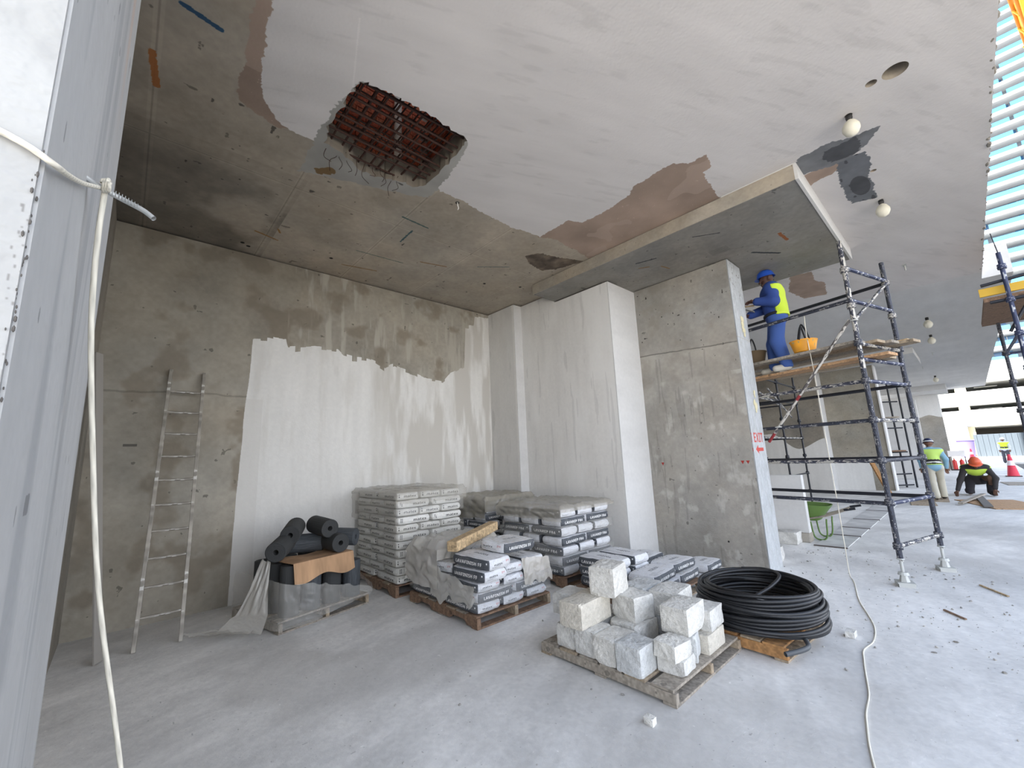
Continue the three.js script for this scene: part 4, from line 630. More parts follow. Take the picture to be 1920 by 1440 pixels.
{ // scaffold frame beyond the second column
  const t = thing('distant_scaffold', 'narrow dark scaffold frame beside the second column', 'scaffold');
  for (const z of [-1.62, -1.9]) part('standard', bar(V(21.6, 0, z), V(21.6, 3.9, z), 0.03, 8), M.tubeDark, t);
  for (const y of [0.1, 0.5, 1.3, 2.2, 2.5, 3.2]) part('ledger', bar(V(21.6, y, -1.7), V(20.6, y, -2.6), 0.025, 8), M.tubeDark, t);
  part('platform', mv(rbx(0.5, 0.05, 0.9, 0.01), 21.2, 2.6, -2.2, 0, 0.5), M.greyWood, t); part('platform', mv(rbx(0.5, 0.05, 0.9, 0.01), 21.2, 1.35, -2.2, 0, 0.5), M.palletRed, t);
}
solo('leaning_timber', beam(V(17.6, 0.02, -1.95), V(17.9, 1.2, -2.35), 0.14, 0.05), M.palletOrange, 'brown timber plank leaning behind the scaffold foot', 'timber');
{ // blue scaffold at the slab edge with yellow toe board platform
  const t = thing('edge_scaffold', 'blue scaffold with yellow toe board at the right slab edge', 'scaffold');
  for (const [x, z, top, m] of [[9.15, 0.69, 4.32, M.tubeBlue], [11.2, 0.64, 3.7, M.tube], [9.15, 1.75, 4.4, M.tubeBlue], [11.2, 1.75, 4.4, M.tubeBlue]]) { const s = part('standard', bar(V(x, 0, z), V(x, top, z), 0.026, 12), m, t); for (let y = 0.6; y < top - 0.1; y += 0.5) { const c = part('cup_joint', cupGeo, m, s); c.position.set(x, y, z); } }
  for (const y of [1.1, 2.1, 3.1]) { part('ledger', bar(V(9.15, y, 0.69), V(11.2, y, 0.64), 0.021), M.tubeBlue, t); part('ledger', bar(V(9.15, y, 0.69), V(9.15, y, 1.75), 0.021), M.tubeBlue, t); part('ledger', bar(V(11.2, y, 0.64), V(11.2, y, 1.75), 0.021), M.tubeBlue, t); }
  const yb = std('#c9a23a', 0.8);
  part('toe_board', bx(9.25, 9.29, 3.74, 3.86, 0.42, 1.9), yb, t, 'yellow timber toe board'); part('platform', bx(9.3, 11.3, 3.66, 3.72, 0.45, 1.9), M.palletRed, t); part('guard_rail', bar(V(9.22, 3.9, 0.45), V(9.22, 4.02, 1.95), 0.024), M.tubeDark, t); part('bearer', bar(V(9.2, 3.62, 0.5), V(9.2, 3.62, 1.95), 0.024), M.tubeDark, t); part('diagonal_brace', bar(V(9.2, 3.15, 0.62), V(9.2, 3.72, 0.95), 0.02), M.tubeDark, t); part('pole_tip', bar(V(9.15, 4.3, 0.69), V(9.1, 4.62, 0.66), 0.006, 6), M.tubeDark, t);
}
// ---------------------------------------------------------------- ropes and rebar
M.rope = std('#ffffff', 0.9, { map: tileTex(64, 1, (u, v) => tint([226, 220, 204], 0.82 + 0.2 * Math.abs(Math.sin((u * 40 + v * 2) * 3.1)))) });
{
  const t = thing('tied_rope', 'cream rope knotted to the rebar on the left column', 'rope');
  part('upper_run', tube([[-0.3, 2.13, -0.8], [-0.161, 2.105, -0.802], [-0.132, 2.094, -0.802], [-0.113, 2.086, -0.81], [-0.111, 2.135, -0.923], [-0.11, 2.222, -1.106], [-0.1, 2.3, -1.255]], 0.0048, 60, 8), M.rope, t);
  const kn = []; for (let i = 0; i <= 60; i++) { const a = i / 60 * Math.PI * 6; kn.push(V(-0.095 + 0.011 * (i / 60) * 1.2, 2.31 + 0.013 * Math.sin(a), -1.262 + 0.013 * Math.cos(a) + 0.014 * (i / 60))); } part('knot', tube(kn, 0.0042, 140, 7), M.rope, t);
  part('hanging_run', tube([[-0.09, 2.3, -1.27], [-0.092, 2.2, -1.29], [-0.088, 2.02, -1.36], [-0.06, 1.71, -1.47], [-0.02, 1.37, -1.55], [0.05, 0.97, -1.65], [0.13, 0.5, -1.78], [0.2, 0.006, -1.9], [0.5, 0.006, -1.5]], 0.0056, 90, 8), M.rope, t);
}
{
  const t = thing('starter_bar', 'bent steel rebar sticking out of the left column', 'rebar', null);
  part('bar_shaft', tube([[-0.14, 2.32, -1.24], [-0.1, 2.31, -1.27], [-0.06, 2.3, -1.28], [-0.02, 2.277, -1.262], [0.0, 2.258, -1.25]], 0.006, 40, 10), std('#c2c4c3', 0.45, { metalness: 0.5 }), t);
  const r = []; for (let k = 0; k < 14; k++) { const f = k / 14; r.push(mv(new THREE.TorusGeometry(0.0062, 0.0008, 4, 10), lerp(-0.1, -0.02, f), lerp(2.31, 2.279, f * f * 0.6 + f * 0.4), lerp(-1.27, -1.265, f), 0, Math.PI / 2)); } part('ribs', merge(r), std('#aeb0af', 0.5, { metalness: 0.5 }), t);
}
solo('pull_rope', tube([[7.03, 3.55, -1.34], [7.06, 3.3, -1.36], [7.05, 2.6, -1.345], [7.04, 1.6, -1.34], [7.04, 0.9, -1.335], [7.03, 0.3, -1.335], [6.95, 0.02, -1.32], [6.73, 0.006, -1.25], [5.92, 0.006, -1.08], [5.42, 0.006, -0.93], [5.14, 0.006, -0.86], [4.79, 0.006, -0.83], [4.57, 0.006, -0.86], [4.35, 0.006, -0.83], [4.07, 0.006, -0.78], [3.8, 0.006, -0.73], [3.54, 0.006, -0.71], [3.35, 0.006, -0.68], [3.14, 0.006, -0.64], [2.9, 0.006, -0.58], [2.6, 0.006, -0.5]], 0.0055, 260, 7), M.rope, 'white rope hanging from the scaffold and snaking over the floor', 'rope');
// ---------------------------------------------------------------- wrapped lamp points on the ceiling
function lampPoint(label, x, z, s = 1, y = CEIL) {
  const t = thing('ceiling_lamp', label, 'lamp', 'plastic wrapped ceiling lamps', [x, y, z]);
  part('socket', lathe([[0, 0], [0.028 * s, 0], [0.03 * s, -0.035 * s], [0.022 * s, -0.06 * s], [0, -0.06 * s]], 14), std('#2b2a2a', 0.6), t);
  part('wrapped_globe', lathe([[0.018 * s, -0.03 * s], [0.022 * s, -0.06 * s], [0.05 * s, -0.085 * s], [0.074 * s, -0.13 * s], [0.076 * s, -0.17 * s], [0.055 * s, -0.215 * s], [0.02 * s, -0.238 * s], [0, -0.24 * s]], 18), std('#d8d3c2', 0.55), t, 'cream globe in thin plastic');
}
lampPoint('largest cream wrapped lamp above the grey ceiling patch', 4.74, -0.3, 0.9); lampPoint('cream wrapped lamp at the end of the grey patch', 6.82, -0.3, 0.95); lampPoint('wrapped lamp above the scaffold top', 14.5, -0.28, 1.15); lampPoint('small wrapped lamp right of the scaffold boards', 17.0, -0.33, 1.15); lampPoint('tiny wrapped lamp far down the ceiling', 28, -0.7, 1.3);
{ const t = thing('cable_stub', 'short white cable stub hanging from the bare ceiling', 'cable', null, [2.67, CEIL, -3.71]); part('wire', tube([[0, 0.03, 0], [0.003, -0.03, 0.002], [0.012, -0.07, 0.004], [-0.004, -0.1, 0.012]], 0.006, 20, 7), std('#e9e7e1', 0.6), t); part('grommet', new THREE.TorusGeometry(0.02, 0.005, 6, 16).rotateX(Math.PI / 2), std('#222', 0.7), t); }
for (const [lab, x, z] of [['small galvanised ceiling bracket above the scaffold', 9.76, -0.31], ['small ceiling hanger left of the galvanised bracket', 24.0, -0.9], ['small ceiling hanger near the far lamps', 20.5, -0.45]]) { const t = thing('ceiling_bracket', lab, 'bracket', 'ceiling brackets', [x, CEIL, z]); part('plate', mv(rbx(0.14, 0.01, 0.05, 0.003), 0, -0.005, 0), M.galv, t); part('stem', bar(V(0, -0.01, 0), V(0, -0.1, 0), 0.012, 8), M.galv, t); }

// ---------------------------------------------------------------- people: bodies meshed from smooth capsules
function nets(f, lo, hi, c) { // naive surface nets
  const n = [0, 1, 2].map((k) => Math.ceil((hi[k] - lo[k]) / c) + 2), [nx, ny, nz] = n, val = new Float32Array(nx * ny * nz), id = new Int32Array(nx * ny * nz).fill(-1), P = [], I = [];
  for (let z = 0, q = 0; z < nz; z++) for (let y = 0; y < ny; y++) for (let x = 0; x < nx; x++, q++) val[q] = f(lo[0] + x * c, lo[1] + y * c, lo[2] + z * c);
  const sx = 1, sy = nx, sz = nx * ny, E = [[0, 1], [2, 3], [4, 5], [6, 7], [0, 2], [1, 3], [4, 6], [5, 7], [0, 4], [1, 5], [2, 6], [3, 7]], O = [0, 1, 2, 3, 4, 5, 6, 7].map((k) => (k & 1) * sx + ((k >> 1) & 1) * sy + (k >> 2) * sz);
  for (let z = 0; z < nz - 1; z++) for (let y = 0; y < ny - 1; y++) for (let x = 0; x < nx - 1; x++) {
    const q = x + y * sy + z * sz; let m = 0; for (let k = 0; k < 8; k++) if (val[q + O[k]] < 0) m |= 1 << k; if (m === 0 || m === 255) continue;
    let a = 0, b = 0, d = 0, w = 0; for (const [i, j] of E) { const vi = val[q + O[i]], vj = val[q + O[j]]; if ((vi < 0) === (vj < 0)) continue; const t = vi / (vi - vj); a += (i & 1) + t * ((j & 1) - (i & 1)); b += ((i >> 1) & 1) + t * (((j >> 1) & 1) - ((i >> 1) & 1)); d += (i >> 2) + t * ((j >> 2) - (i >> 2)); w++; }
    id[q] = P.length / 3; P.push(lo[0] + (x + a / w) * c, lo[1] + (y + b / w) * c, lo[2] + (z + d / w) * c);
  }
  for (let z = 1; z < nz - 1; z++) for (let y = 1; y < ny - 1; y++) for (let x = 1; x < nx - 1; x++) {
    const q = x + y * sy + z * sz, s = val[q] < 0;
    for (const [st, u, v] of [[sx, sy, sz], [sy, sz, sx], [sz, sx, sy]]) { if (s === (val[q + st] < 0)) continue; const A = id[q], B = id[q - u], C = id[q - u - v], D = id[q - v]; if (A < 0 || B < 0 || C < 0 || D < 0) continue; if (s) I.push(A, B, C, A, C, D); else I.push(A, C, B, A, D, C); }
  }
  const g = new THREE.BufferGeometry(); g.setAttribute('position', new THREE.Float32BufferAttribute(P, 3)); g.setIndex(I); g.computeVertexNormals(); return g;
}
function sdf(bones, k) {
  return (x, y, z) => { let d = 9; for (const b of bones) { const ax = b[0][0], ay = b[0][1], az = b[0][2], ux = b[1][0] - ax, uy = b[1][1] - ay, uz = b[1][2] - az, L = ux * ux + uy * uy + uz * uz || 1e-9, t = clamp(((x - ax) * ux + (y - ay) * uy + (z - az) * uz) / L), e = Math.hypot(x - ax - ux * t, y - ay - uy * t, z - az - uz * t) - lerp(b[2], b[3], t); const h = clamp(0.5 + 0.5 * (d - e) / k); d = lerp(d, e, h) - k * h * (1 - h); } return d; };
}
function boundsOf(bones, pad) { const lo = [9, 9, 9], hi = [-9, -9, -9]; for (const b of bones) for (const [p, r] of [[b[0], b[2]], [b[1], b[3]]]) for (let i = 0; i < 3; i++) { lo[i] = Math.min(lo[i], p[i] - r - pad); hi[i] = Math.max(hi[i], p[i] + r + pad); } return [lo, hi]; }
function blob(bones, k, c, off = 0, clip) { const B = bones.map((b) => [b[0], b[1], b[2] + off, b[3] + off]), f = sdf(B, k), [lo, hi] = boundsOf(B, 0.03); return nets(clip ? (x, y, z) => Math.max(f(x, y, z), clip(x, y, z)) : f, lo, hi, c); }
const sub = (a, b) => a.map((q, i) => q - b[i]), add = (a, b, s = 1) => a.map((q, i) => q + b[i] * s), nrm = (a) => { const l = Math.hypot(...a); return a.map((q) => q / l); }, crs = (a, b) => [a[1] * b[2] - a[2] * b[1], a[2] * b[0] - a[0] * b[2], a[0] * b[1] - a[1] * b[0]];
function handBones(w, dir, palm, side, curl) { // w wrist, dir along the hand, palm normal, thumb side
  const bones = [], lat = nrm(crs(dir, palm)).map((q) => q * side), pal = nrm(palm); bones.push([w, add(w, dir, 0.03), 0.024, 0.028]);
  for (const [o, L, r] of [[0.03, 0.07, 0.0085], [0.01, 0.08, 0.009], [-0.01, 0.074, 0.0085], [-0.029, 0.058, 0.0075]]) { const b = add(add(w, dir, 0.085), lat, o); bones.push([add(add(w, dir, 0.02), lat, o * 0.7), b, 0.014, 0.011]); let d = nrm(add(dir, pal, curl * 0.35)), p = b; for (let k = 0; k < 3; k++) { const q = add(p, d, L / 3); bones.push([p, q, r, r * 0.88]); p = q; d = nrm(add(d, pal, curl * 0.75)); } }
  const t0 = add(add(w, dir, 0.025), lat, 0.026), t1 = add(add(t0, lat, 0.03), dir, 0.026), t2 = add(add(t1, dir, 0.028), pal, 0.016 * curl); bones.push([t0, t1, 0.014, 0.0105], [t1, t2, 0.0105, 0.0085]); return bones;
}
function headGeo(h, yaw, pitch, c) { // skull, jaw, nose, brow, lips, ears; +z is the face
  const f0 = sdf([[[0, 0.03, -0.015], [0, 0.035, 0.0], 0.088, 0.082], [[0, -0.045, 0.03], [0, -0.085, 0.055], 0.058, 0.032], [[0, 0.012, 0.085], [0, -0.028, 0.108], 0.009, 0.014], [[-0.03, 0.03, 0.076], [0.03, 0.03, 0.076], 0.012, 0.012], [[-0.018, -0.062, 0.086], [0.018, -0.062, 0.086], 0.008, 0.008], [[-0.082, 0.0, -0.01], [-0.086, 0.03, -0.016], 0.012, 0.016], [[0.082, 0.0, -0.01], [0.086, 0.03, -0.016], 0.012, 0.016], [[0, -0.06, -0.02], [0, -0.13, -0.035], 0.052, 0.052]], 0.022);
  const eye = sdf([[[-0.031, 0.008, 0.092], [-0.031, 0.008, 0.092], 0.013, 0.013], [[0.031, 0.008, 0.092], [0.031, 0.008, 0.092], 0.013, 0.013], [[-0.02, -0.07, 0.098], [0.02, -0.07, 0.098], 0.004, 0.004]], 0.004);
  const g = nets((x, y, z) => Math.max(f0(x, y, z), -eye(x, y, z)), [-0.12, -0.19, -0.13], [0.12, 0.14, 0.14], c); return g.applyMatrix4(new THREE.Matrix4().compose(V(...h), new THREE.Quaternion().setFromEuler(new THREE.Euler(pitch, yaw, 0, 'YXZ')), V(1, 1, 1)));
}
// J: joints in the person's own frame (facing +z); look: clothing colours
function person(label, pos, turn, J, look, fine = 1) {
  const t = thing('person', label, 'person', null, pos, turn), c = 0.014 * fine, L = [];
  const torso = [[J.pelvis, J.waist, 0.12, 0.115], [J.waist, J.chest, 0.115, 0.13], [add(J.chest, sub(J.shL, J.chest), 0.55), add(J.chest, sub(J.shR, J.chest), 0.55), 0.1, 0.1], [J.shL, J.shR, 0.06, 0.06], [J.hipL, J.hipR, 0.1, 0.1]];
  const arms = []; for (const s of ['L', 'R']) arms.push([J['sh' + s], J['el' + s], 0.055, 0.043], [J['el' + s], J['wr' + s], 0.043, 0.03]);
  const legs = []; for (const s of ['L', 'R']) legs.push([J['hip' + s], J['kn' + s], 0.088, 0.06], [J['kn' + s], J['an' + s], 0.058, 0.04]);
  const feet = []; for (const s of ['L', 'R']) feet.push([J['an' + s], J['to' + s], 0.042, 0.036]);
  const neck = [[J.chest, J.neck, 0.07, 0.052], [J.neck, J.head, 0.052, 0.06]];
  L.push(blob([...torso, ...arms, ...legs, ...feet, ...neck], 0.04, c * 1.15));
  L.push(headGeo(J.head, look.yaw || 0, look.pitch || 0, 0.006 * fine));
  for (const s of ['L', 'R']) { const d = nrm(sub(J['wr' + s], J['el' + s])), pl = look['palm' + s] || [0, -1, 0], hb = handBones(J['wr' + s], d, nrm(add(pl, d, -(pl[0] * d[0] + pl[1] * d[1] + pl[2] * d[2]))), s === 'L' ? 1 : -1, look.curl ?? 0.7); L.push(blob(hb, 0.008, 0.0045 * Math.max(1, fine * 0.8))); }
  part('body', merge(L), std(look.skin || '#5a3b2c', 0.6), t);
  const up = nrm(sub(J.chest, J.pelvis)), along = (x, y, z) => (x - J.pelvis[0]) * up[0] + (y - J.pelvis[1]) * up[1] + (z - J.pelvis[2]) * up[2], TL = Math.hypot(...sub(J.chest, J.pelvis));
  part('jacket', blob([...torso, ...arms.map((b, i) => i % 2 ? [b[0], add(b[0], sub(b[1], b[0]), 0.93), b[2], b[3]] : b), [J.chest, J.neck, 0.075, 0.05]], 0.045, c, 0.016 + (look.baggy || 0)), std(look.shirt, 0.85), t);
  part('trousers', blob([...legs.map((b, i) => i % 2 ? [b[0], b[1], b[2] + 0.012, b[3] + (look.baggy ? 0.006 : 0.028)] : b), [J.hipL, J.hipR, 0.1, 0.1], [J.pelvis, J.waist, 0.11, 0.1]], 0.03, c, 0.014 + (look.baggy || 0), (x, y, z) => Math.max(along(x, y, z) - TL * 0.42, 0.055 - y)), std(look.trousers, 0.9), t);
  if (look.vest) {
    const v = part('vest', blob(torso, 0.05, c, 0.032 + 1.2 * (look.baggy || 0), (x, y, z) => { const a = along(x, y, z); return Math.max(a - TL * 1.32, TL * (look.hem ?? 0.05) - a, look.open ? z - 0.015 - 0.12 * Math.max(0, a - 0.25) : -1); }), std(look.vest, 0.7), t, 'high visibility vest');
    if (look.band) { part('dark_band', blob(torso, 0.05, c, 0.036, (x, y, z) => { const a = along(x, y, z) / TL; return (Math.abs(a - 0.3) - 0.2) * TL; }), std(look.band, 0.8), v); part('reflective_stripe', blob(torso, 0.05, c * 0.9, 0.041, (x, y, z) => { const a = along(x, y, z) / TL; return (Math.abs(a - 0.26) - 0.07) * TL; }), std('#dcdcd8', 0.5), v); }
  }
  for (const s of ['L', 'R']) { const a = J['an' + s], o = J['to' + s], so = Math.min(o[1], a[1]) - 0.045; part('shoe', blob([[add(a, [0, -0.025, 0]), o, 0.05, 0.042], [add(a, [0, -0.03, 0]), add(a, nrm(sub(a, o)), 0.03), 0.046, 0.04]], 0.02, 0.01 * fine, 0.006, (x, y, z) => so - y), std(look.shoes, 0.8), t); }
  const h = new THREE.Group(); h.name = 'helmet_mount'; // hard hat
  const shell = lathe([[0.128, 0], [0.13, 0.006], [0.118, 0.012], [0.114, 0.045], [0.1, 0.085], [0.066, 0.118], [0.02, 0.13], [0, 0.131]], 24).scale(0.92, 1, 1.08);
  const brim = sheet((u, v) => { const a = (u - 0.5) * 2.4, r = lerp(0.115, 0.165, v); return [Math.sin(a) * r * 0.86, 0.012 - 0.02 * v, Math.cos(a) * r, u, v]; }, 16, 4, 0.005);
  const hm = new THREE.Matrix4().compose(V(...J.head), new THREE.Quaternion().setFromEuler(new THREE.Euler(look.pitch || 0, look.yaw || 0, 0, 'YXZ')), V(1, 1, 1)).multiply(new THREE.Matrix4().makeTranslation(0, 0.045, -0.005));
  const he = part('helmet', merge([shell.toNonIndexed(), brim]).applyMatrix4(hm), std(look.helmet, 0.4), t); if (look.helmetBand) part('helmet_band', lathe([[0.124, 0.02], [0.124, 0.042]], 24).scale(0.93, 1, 1.08).applyMatrix4(hm), std(look.helmetBand, 0.6, { side: THREE.DoubleSide }), he);
  if (look.belt) part('belt', blob(torso, 0.05, c, 0.03 + 1.3 * (look.baggy || 0), (x, y, z) => Math.abs(along(x, y, z) - 0.0) - 0.024), std('#191a1e', 0.7), t, 'black work belt');
  return t;
}
{ // plasterer in blue overalls on the lower plank, facing the column
  const J = { pelvis: [0, 0.92, 0], waist: [0, 1.06, 0.01], chest: [0, 1.26, 0.02], neck: [0, 1.41, 0.03], head: [0, 1.53, 0.06], shL: [0.17, 1.34, 0.02], shR: [-0.17, 1.34, 0.02], elL: [0.23, 1.1, 0.02], elR: [-0.22, 1.12, 0.1], wrL: [0.16, 1.16, 0.25], wrR: [-0.08, 1.02, 0.36], hipL: [0.09, 0.88, 0], hipR: [-0.09, 0.88, 0], knL: [0.1, 0.48, 0.05], knR: [-0.11, 0.48, 0.09], anL: [0.11, 0.09, -0.03], anR: [-0.12, 0.09, 0.12], toL: [0.13, 0.055, 0.12], toR: [-0.13, 0.055, 0.27] };
  person('worker in blue overalls, blue hard hat and lime vest on the scaffold', [7.43, 2.792, -1.78], Math.PI + 0.3, J, { skin: '#4b3026', shirt: '#2a4486', trousers: '#3a5694', vest: '#c3dc3c', hem: -0.12, open: true, shoes: '#b9b4a8', helmet: '#2452b4', belt: true, baggy: 0.02, yaw: 0.25, pitch: 0.12, palmL: [0.3, -1, 0], palmR: [0.2, 0.4, 0.6], curl: 0.8 }).scale.setScalar(1.0);
  const tw = thing('plastering_trowel', 'steel trowel with wooden handle in the hands of the plasterer', 'trowel', null, [7.28, 3.9, -2.12], 0.2);
  part('blade', mv(rbx(0.1, 0.006, 0.24, 0.002), 0, -0.02, -0.02, 0.5), M.galv, tw); part('grip', bar(V(0, 0.03, 0.09), V(0, 0.04, -0.04), 0.013, 10), M.postWood, tw);
}
{
  const J = { pelvis: [0, 0.93, 0], waist: [0, 1.07, 0.02], chest: [0, 1.28, 0.06], neck: [0, 1.43, 0.1], head: [0, 1.55, 0.14], shL: [0.18, 1.36, 0.06], shR: [-0.18, 1.36, 0.06], elL: [0.26, 1.1, -0.02], elR: [-0.27, 1.11, 0.04], wrL: [0.25, 0.88, 0.1], wrR: [-0.26, 0.86, 0.12], hipL: [0.09, 0.89, 0], hipR: [-0.09, 0.89, 0], knL: [0.1, 0.48, -0.02], knR: [-0.1, 0.5, 0.18], anL: [0.1, 0.12, -0.3], anR: [-0.1, 0.09, 0.2], toL: [0.1, 0.055, -0.18], toR: [-0.11, 0.055, 0.35] };
  person('worker seen from behind in lime vest, navy helmet and beige trousers', [17.1, 0.021, -0.85], Math.PI / 2 + 0.15, J, { skin: '#6b4a38', shirt: '#7fa6bc', trousers: '#b7b2a2', vest: '#b4d468', band: '#2b2a26', shoes: '#33302c', helmet: '#20284a', helmetBand: '#e4e4e0', pitch: 0.15 }, 1.5);
}
{
  const J = { pelvis: [0, 0.4, -0.22], waist: [0, 0.52, -0.14], chest: [0, 0.66, 0.04], neck: [0, 0.74, 0.18], head: [0, 0.82, 0.28], shL: [0.19, 0.7, 0.1], shR: [-0.19, 0.7, 0.1], elL: [0.3, 0.44, 0.18], elR: [-0.32, 0.4, 0.2], wrL: [0.24, 0.18, 0.3], wrR: [-0.42, 0.14, 0.34], hipL: [0.11, 0.38, -0.22], hipR: [-0.11, 0.38, -0.22], knL: [0.22, 0.46, 0.14], knR: [-0.18, 0.1, 0.1], anL: [0.2, 0.1, 0.04], anR: [-0.16, 0.1, -0.32], toL: [0.22, 0.055, 0.2], toR: [-0.16, 0.06, -0.2] };
  person('crouching worker in dark clothes, lime vest and orange helmet', [18.9, 0.002, -0.08], -Math.PI / 2 + 0.1, J, { skin: '#5e4232', shirt: '#2e2a2a', trousers: '#29262a', vest: '#b6d24a', shoes: '#2b2826', helmet: '#cf5a34', pitch: 0.75, hem: 0.75 }, 1.5).scale.setScalar(1.16);
}
{
  const J = { pelvis: [0, 0.93, 0], waist: [0, 1.07, 0], chest: [0, 1.28, 0], neck: [0, 1.43, 0.01], head: [0, 1.55, 0.03], shL: [0.18, 1.36, 0], shR: [-0.18, 1.36, 0], elL: [0.24, 1.1, 0], elR: [-0.24, 1.1, 0], wrL: [0.22, 0.88, 0.1], wrR: [-0.22, 0.88, 0.1], hipL: [0.09, 0.89, 0], hipR: [-0.09, 0.89, 0], knL: [0.1, 0.48, 0.06], knR: [-0.1, 0.48, 0], anL: [0.1, 0.09, 0.05], anR: [-0.1, 0.09, -0.06], toL: [0.11, 0.055, 0.2], toR: [-0.11, 0.055, 0.1] };
  person('distant worker in lime vest and white helmet by the metal hoarding', [43.5, 0.002, 1.38], -Math.PI / 2, J, { skin: '#6b4a38', shirt: '#c9ccd0', trousers: '#4a4a52', vest: '#cfe63c', band: '#2b2a2a', shoes: '#333', helmet: '#f0f0ee' }, 2.4);
}
// ---------------------------------------------------------------- things further along the floor
{ // wheelbarrow
  const t = thing('wheelbarrow', 'green wheelbarrow beside the low white wall', 'wheelbarrow', null, [9.45, 0.014, -2.25]), g = std('#5d7a3c', 0.6), k = M.tubeDark;
  part('tray', sheet((u, v) => { const a = u * Math.PI * 2, top = 0.6 - 0.02 * Math.sin(a), sx = lerp(0.2, 0.3, v), sz = lerp(0.26, 0.46, v), f = (q) => Math.sign(q) * Math.pow(Math.abs(q), 0.5); return [f(Math.cos(a)) * sx, lerp(0.32, top, v), f(Math.sin(a)) * sz - 0.1]; }, 40, 6, 0.006), g, t); part('tray_floor', mv(rbx(0.4, 0.01, 0.52, 0.004), 0, 0.322, -0.1), g, t);
  for (const s of [-1, 1]) { part('handle', tube([[s * 0.08, 0.2, -0.72], [s * 0.2, 0.3, -0.2], [s * 0.25, 0.42, 0.3], [s * 0.27, 0.56, 0.66]], 0.016, 30, 8), M.greyWood, t); part('grip', bar(V(s * 0.265, 0.535, 0.58), V(s * 0.27, 0.57, 0.74), 0.02, 10), k, t, 'black rubber grip'); part('leg', tube([[s * 0.2, 0.3, 0.05], [s * 0.2, 0.02, 0.1], [s * 0.2, 0.018, 0.24], [s * 0.22, 0.36, 0.3]], 0.013, 30, 7), g, t); }
  const wl = part('wheel', new THREE.TorusGeometry(0.15, 0.045, 10, 24).rotateY(Math.PI / 2).translate(0, 0.196, -0.75), k, t); part('hub', bar(V(-0.08, 0.196, -0.75), V(0.08, 0.196, -0.75), 0.03, 10), M.galv, wl);
}
{ // steel trench covers let into the floor
  const m = std('#ffffff', 0.7, { map: tileTex(128, 1.2, (u, v) => tint([206, 205, 202], 0.85 + 0.2 * pnoise(u, v, 8, 1101))) });
  const xs = [8.7, 9.9, 10.9, 12.2, 13.9, 16.2];
  for (let k = 0; k < 5; k++) { const t = thing('trench_cover', `flat grey trench cover plate, ${ORD[k]} in the row from the scaffold foot`, 'cover plate', 'trench covers', [(xs[k] + xs[k + 1]) / 2, 0, -1.85]); part('plate', mv(rbx(xs[k + 1] - xs[k] - 0.05, 0.012, 0.44, 0.004), 0, 0.007, 0), m, t); part('edge_angle', mv(rbx(0.03, 0.018, 0.46, 0.004), -(xs[k + 1] - xs[k]) / 2 + 0.02, 0.009, 0), std('#4f4742', 0.8), t); }
}
blkFree('chipped concrete stump against the foot of the column', 7.16, 7.42, 0.001, -2.5, -2.16, 0.2); blkFree('rough concrete lump beside the low white wall', 8.6, 8.92, 0.001, -2.6, -2.28, 0.2);
function blkFree(label, x0, x1, y0, z0, z1, h) { const o = solo('concrete_lump', blockGeo(x1 - x0, h, z1 - z0, 0.02, 4), blockMats[2], label, 'block', 'concrete lumps by the column'); o.position.set((x0 + x1) / 2, y0 + h / 2, (z0 + z1) / 2); }
solo('crumpled_bag', sheet((u, v) => { const a = lerp(-0.22, 0.22, u), b = lerp(-0.09, 0.09, v), e = (1 - Math.pow(Math.abs(u * 2 - 1), 4)) * (1 - Math.pow(Math.abs(v * 2 - 1), 4)); return [5.92 + b, 0.004 + e * (0.03 + 0.05 * fbm(u * 8, v * 6, 5, 4)), -1.98 + a, u, v]; }, 36, 20), std('#d9dbdc', 0.5), 'crumpled white bag on the floor before the column', 'bag');
const ply = (label, x, z, w, d, turn, m = M.ply, y = 0) => { const o = solo('plywood_sheet', rbx(w, 0.018, d, 0.003), m, label, 'sheet', 'sheets on the far floor'); o.position.set(x, y + 0.01, z); o.rotation.y = turn; };
ply('large brown plywood sheet in front of the crouching worker', 16.5, 0.3, 2.1, 1.15, 0.35); ply('small brown sheet left of the large plywood', 16.0, -1.15, 0.9, 0.5, 0.1, M.palletWood); ply('dusty sheet under the walking worker', 17.3, -1.05, 1.4, 0.7, 0.05, M.palletWood); ply('pale board near the red cone', 24.0, 0.9, 1.6, 0.7, 0.1, M.greyWood);
solo('straight_edge', beam(V(15.9, 0.06, -0.45), V(18.3, 0.1, -0.02), 0.1, 0.03), M.greyWood, 'long straight edge held by the crouching worker', 'batten'); solo('dark_plank', beam(V(15.5, 0.04, 0.02), V(18.0, 0.05, -0.12), 0.16, 0.04), std('#6a6662', 0.85), 'dark plank lying on the plywood sheet', 'plank');
function cone(label, x, z, h) { const t = thing('traffic_cone', label, 'cone', 'traffic cones', [x, 0, z]), r = std('#d8394e', 0.6); part('base', mv(rbx(h * 0.5, 0.03, h * 0.5, 0.006), 0, 0.015, 0), std('#3b3633', 0.8), t); part('body', lathe([[h * 0.2, 0.03], [h * 0.19, 0.05], [h * 0.045, h], [h * 0.03, h], [0, h]], 20), r, t); part('reflective_collar', lathe([[h * 0.125, h * 0.5], [h * 0.092, h * 0.72]], 20), std('#e9dfe0', 0.5), t); }
cone('red traffic cone at the right edge of the floor', 28.5, 0.98, 0.95); cone('small red cone before the purple bin', 52, -0.2, 0.9);
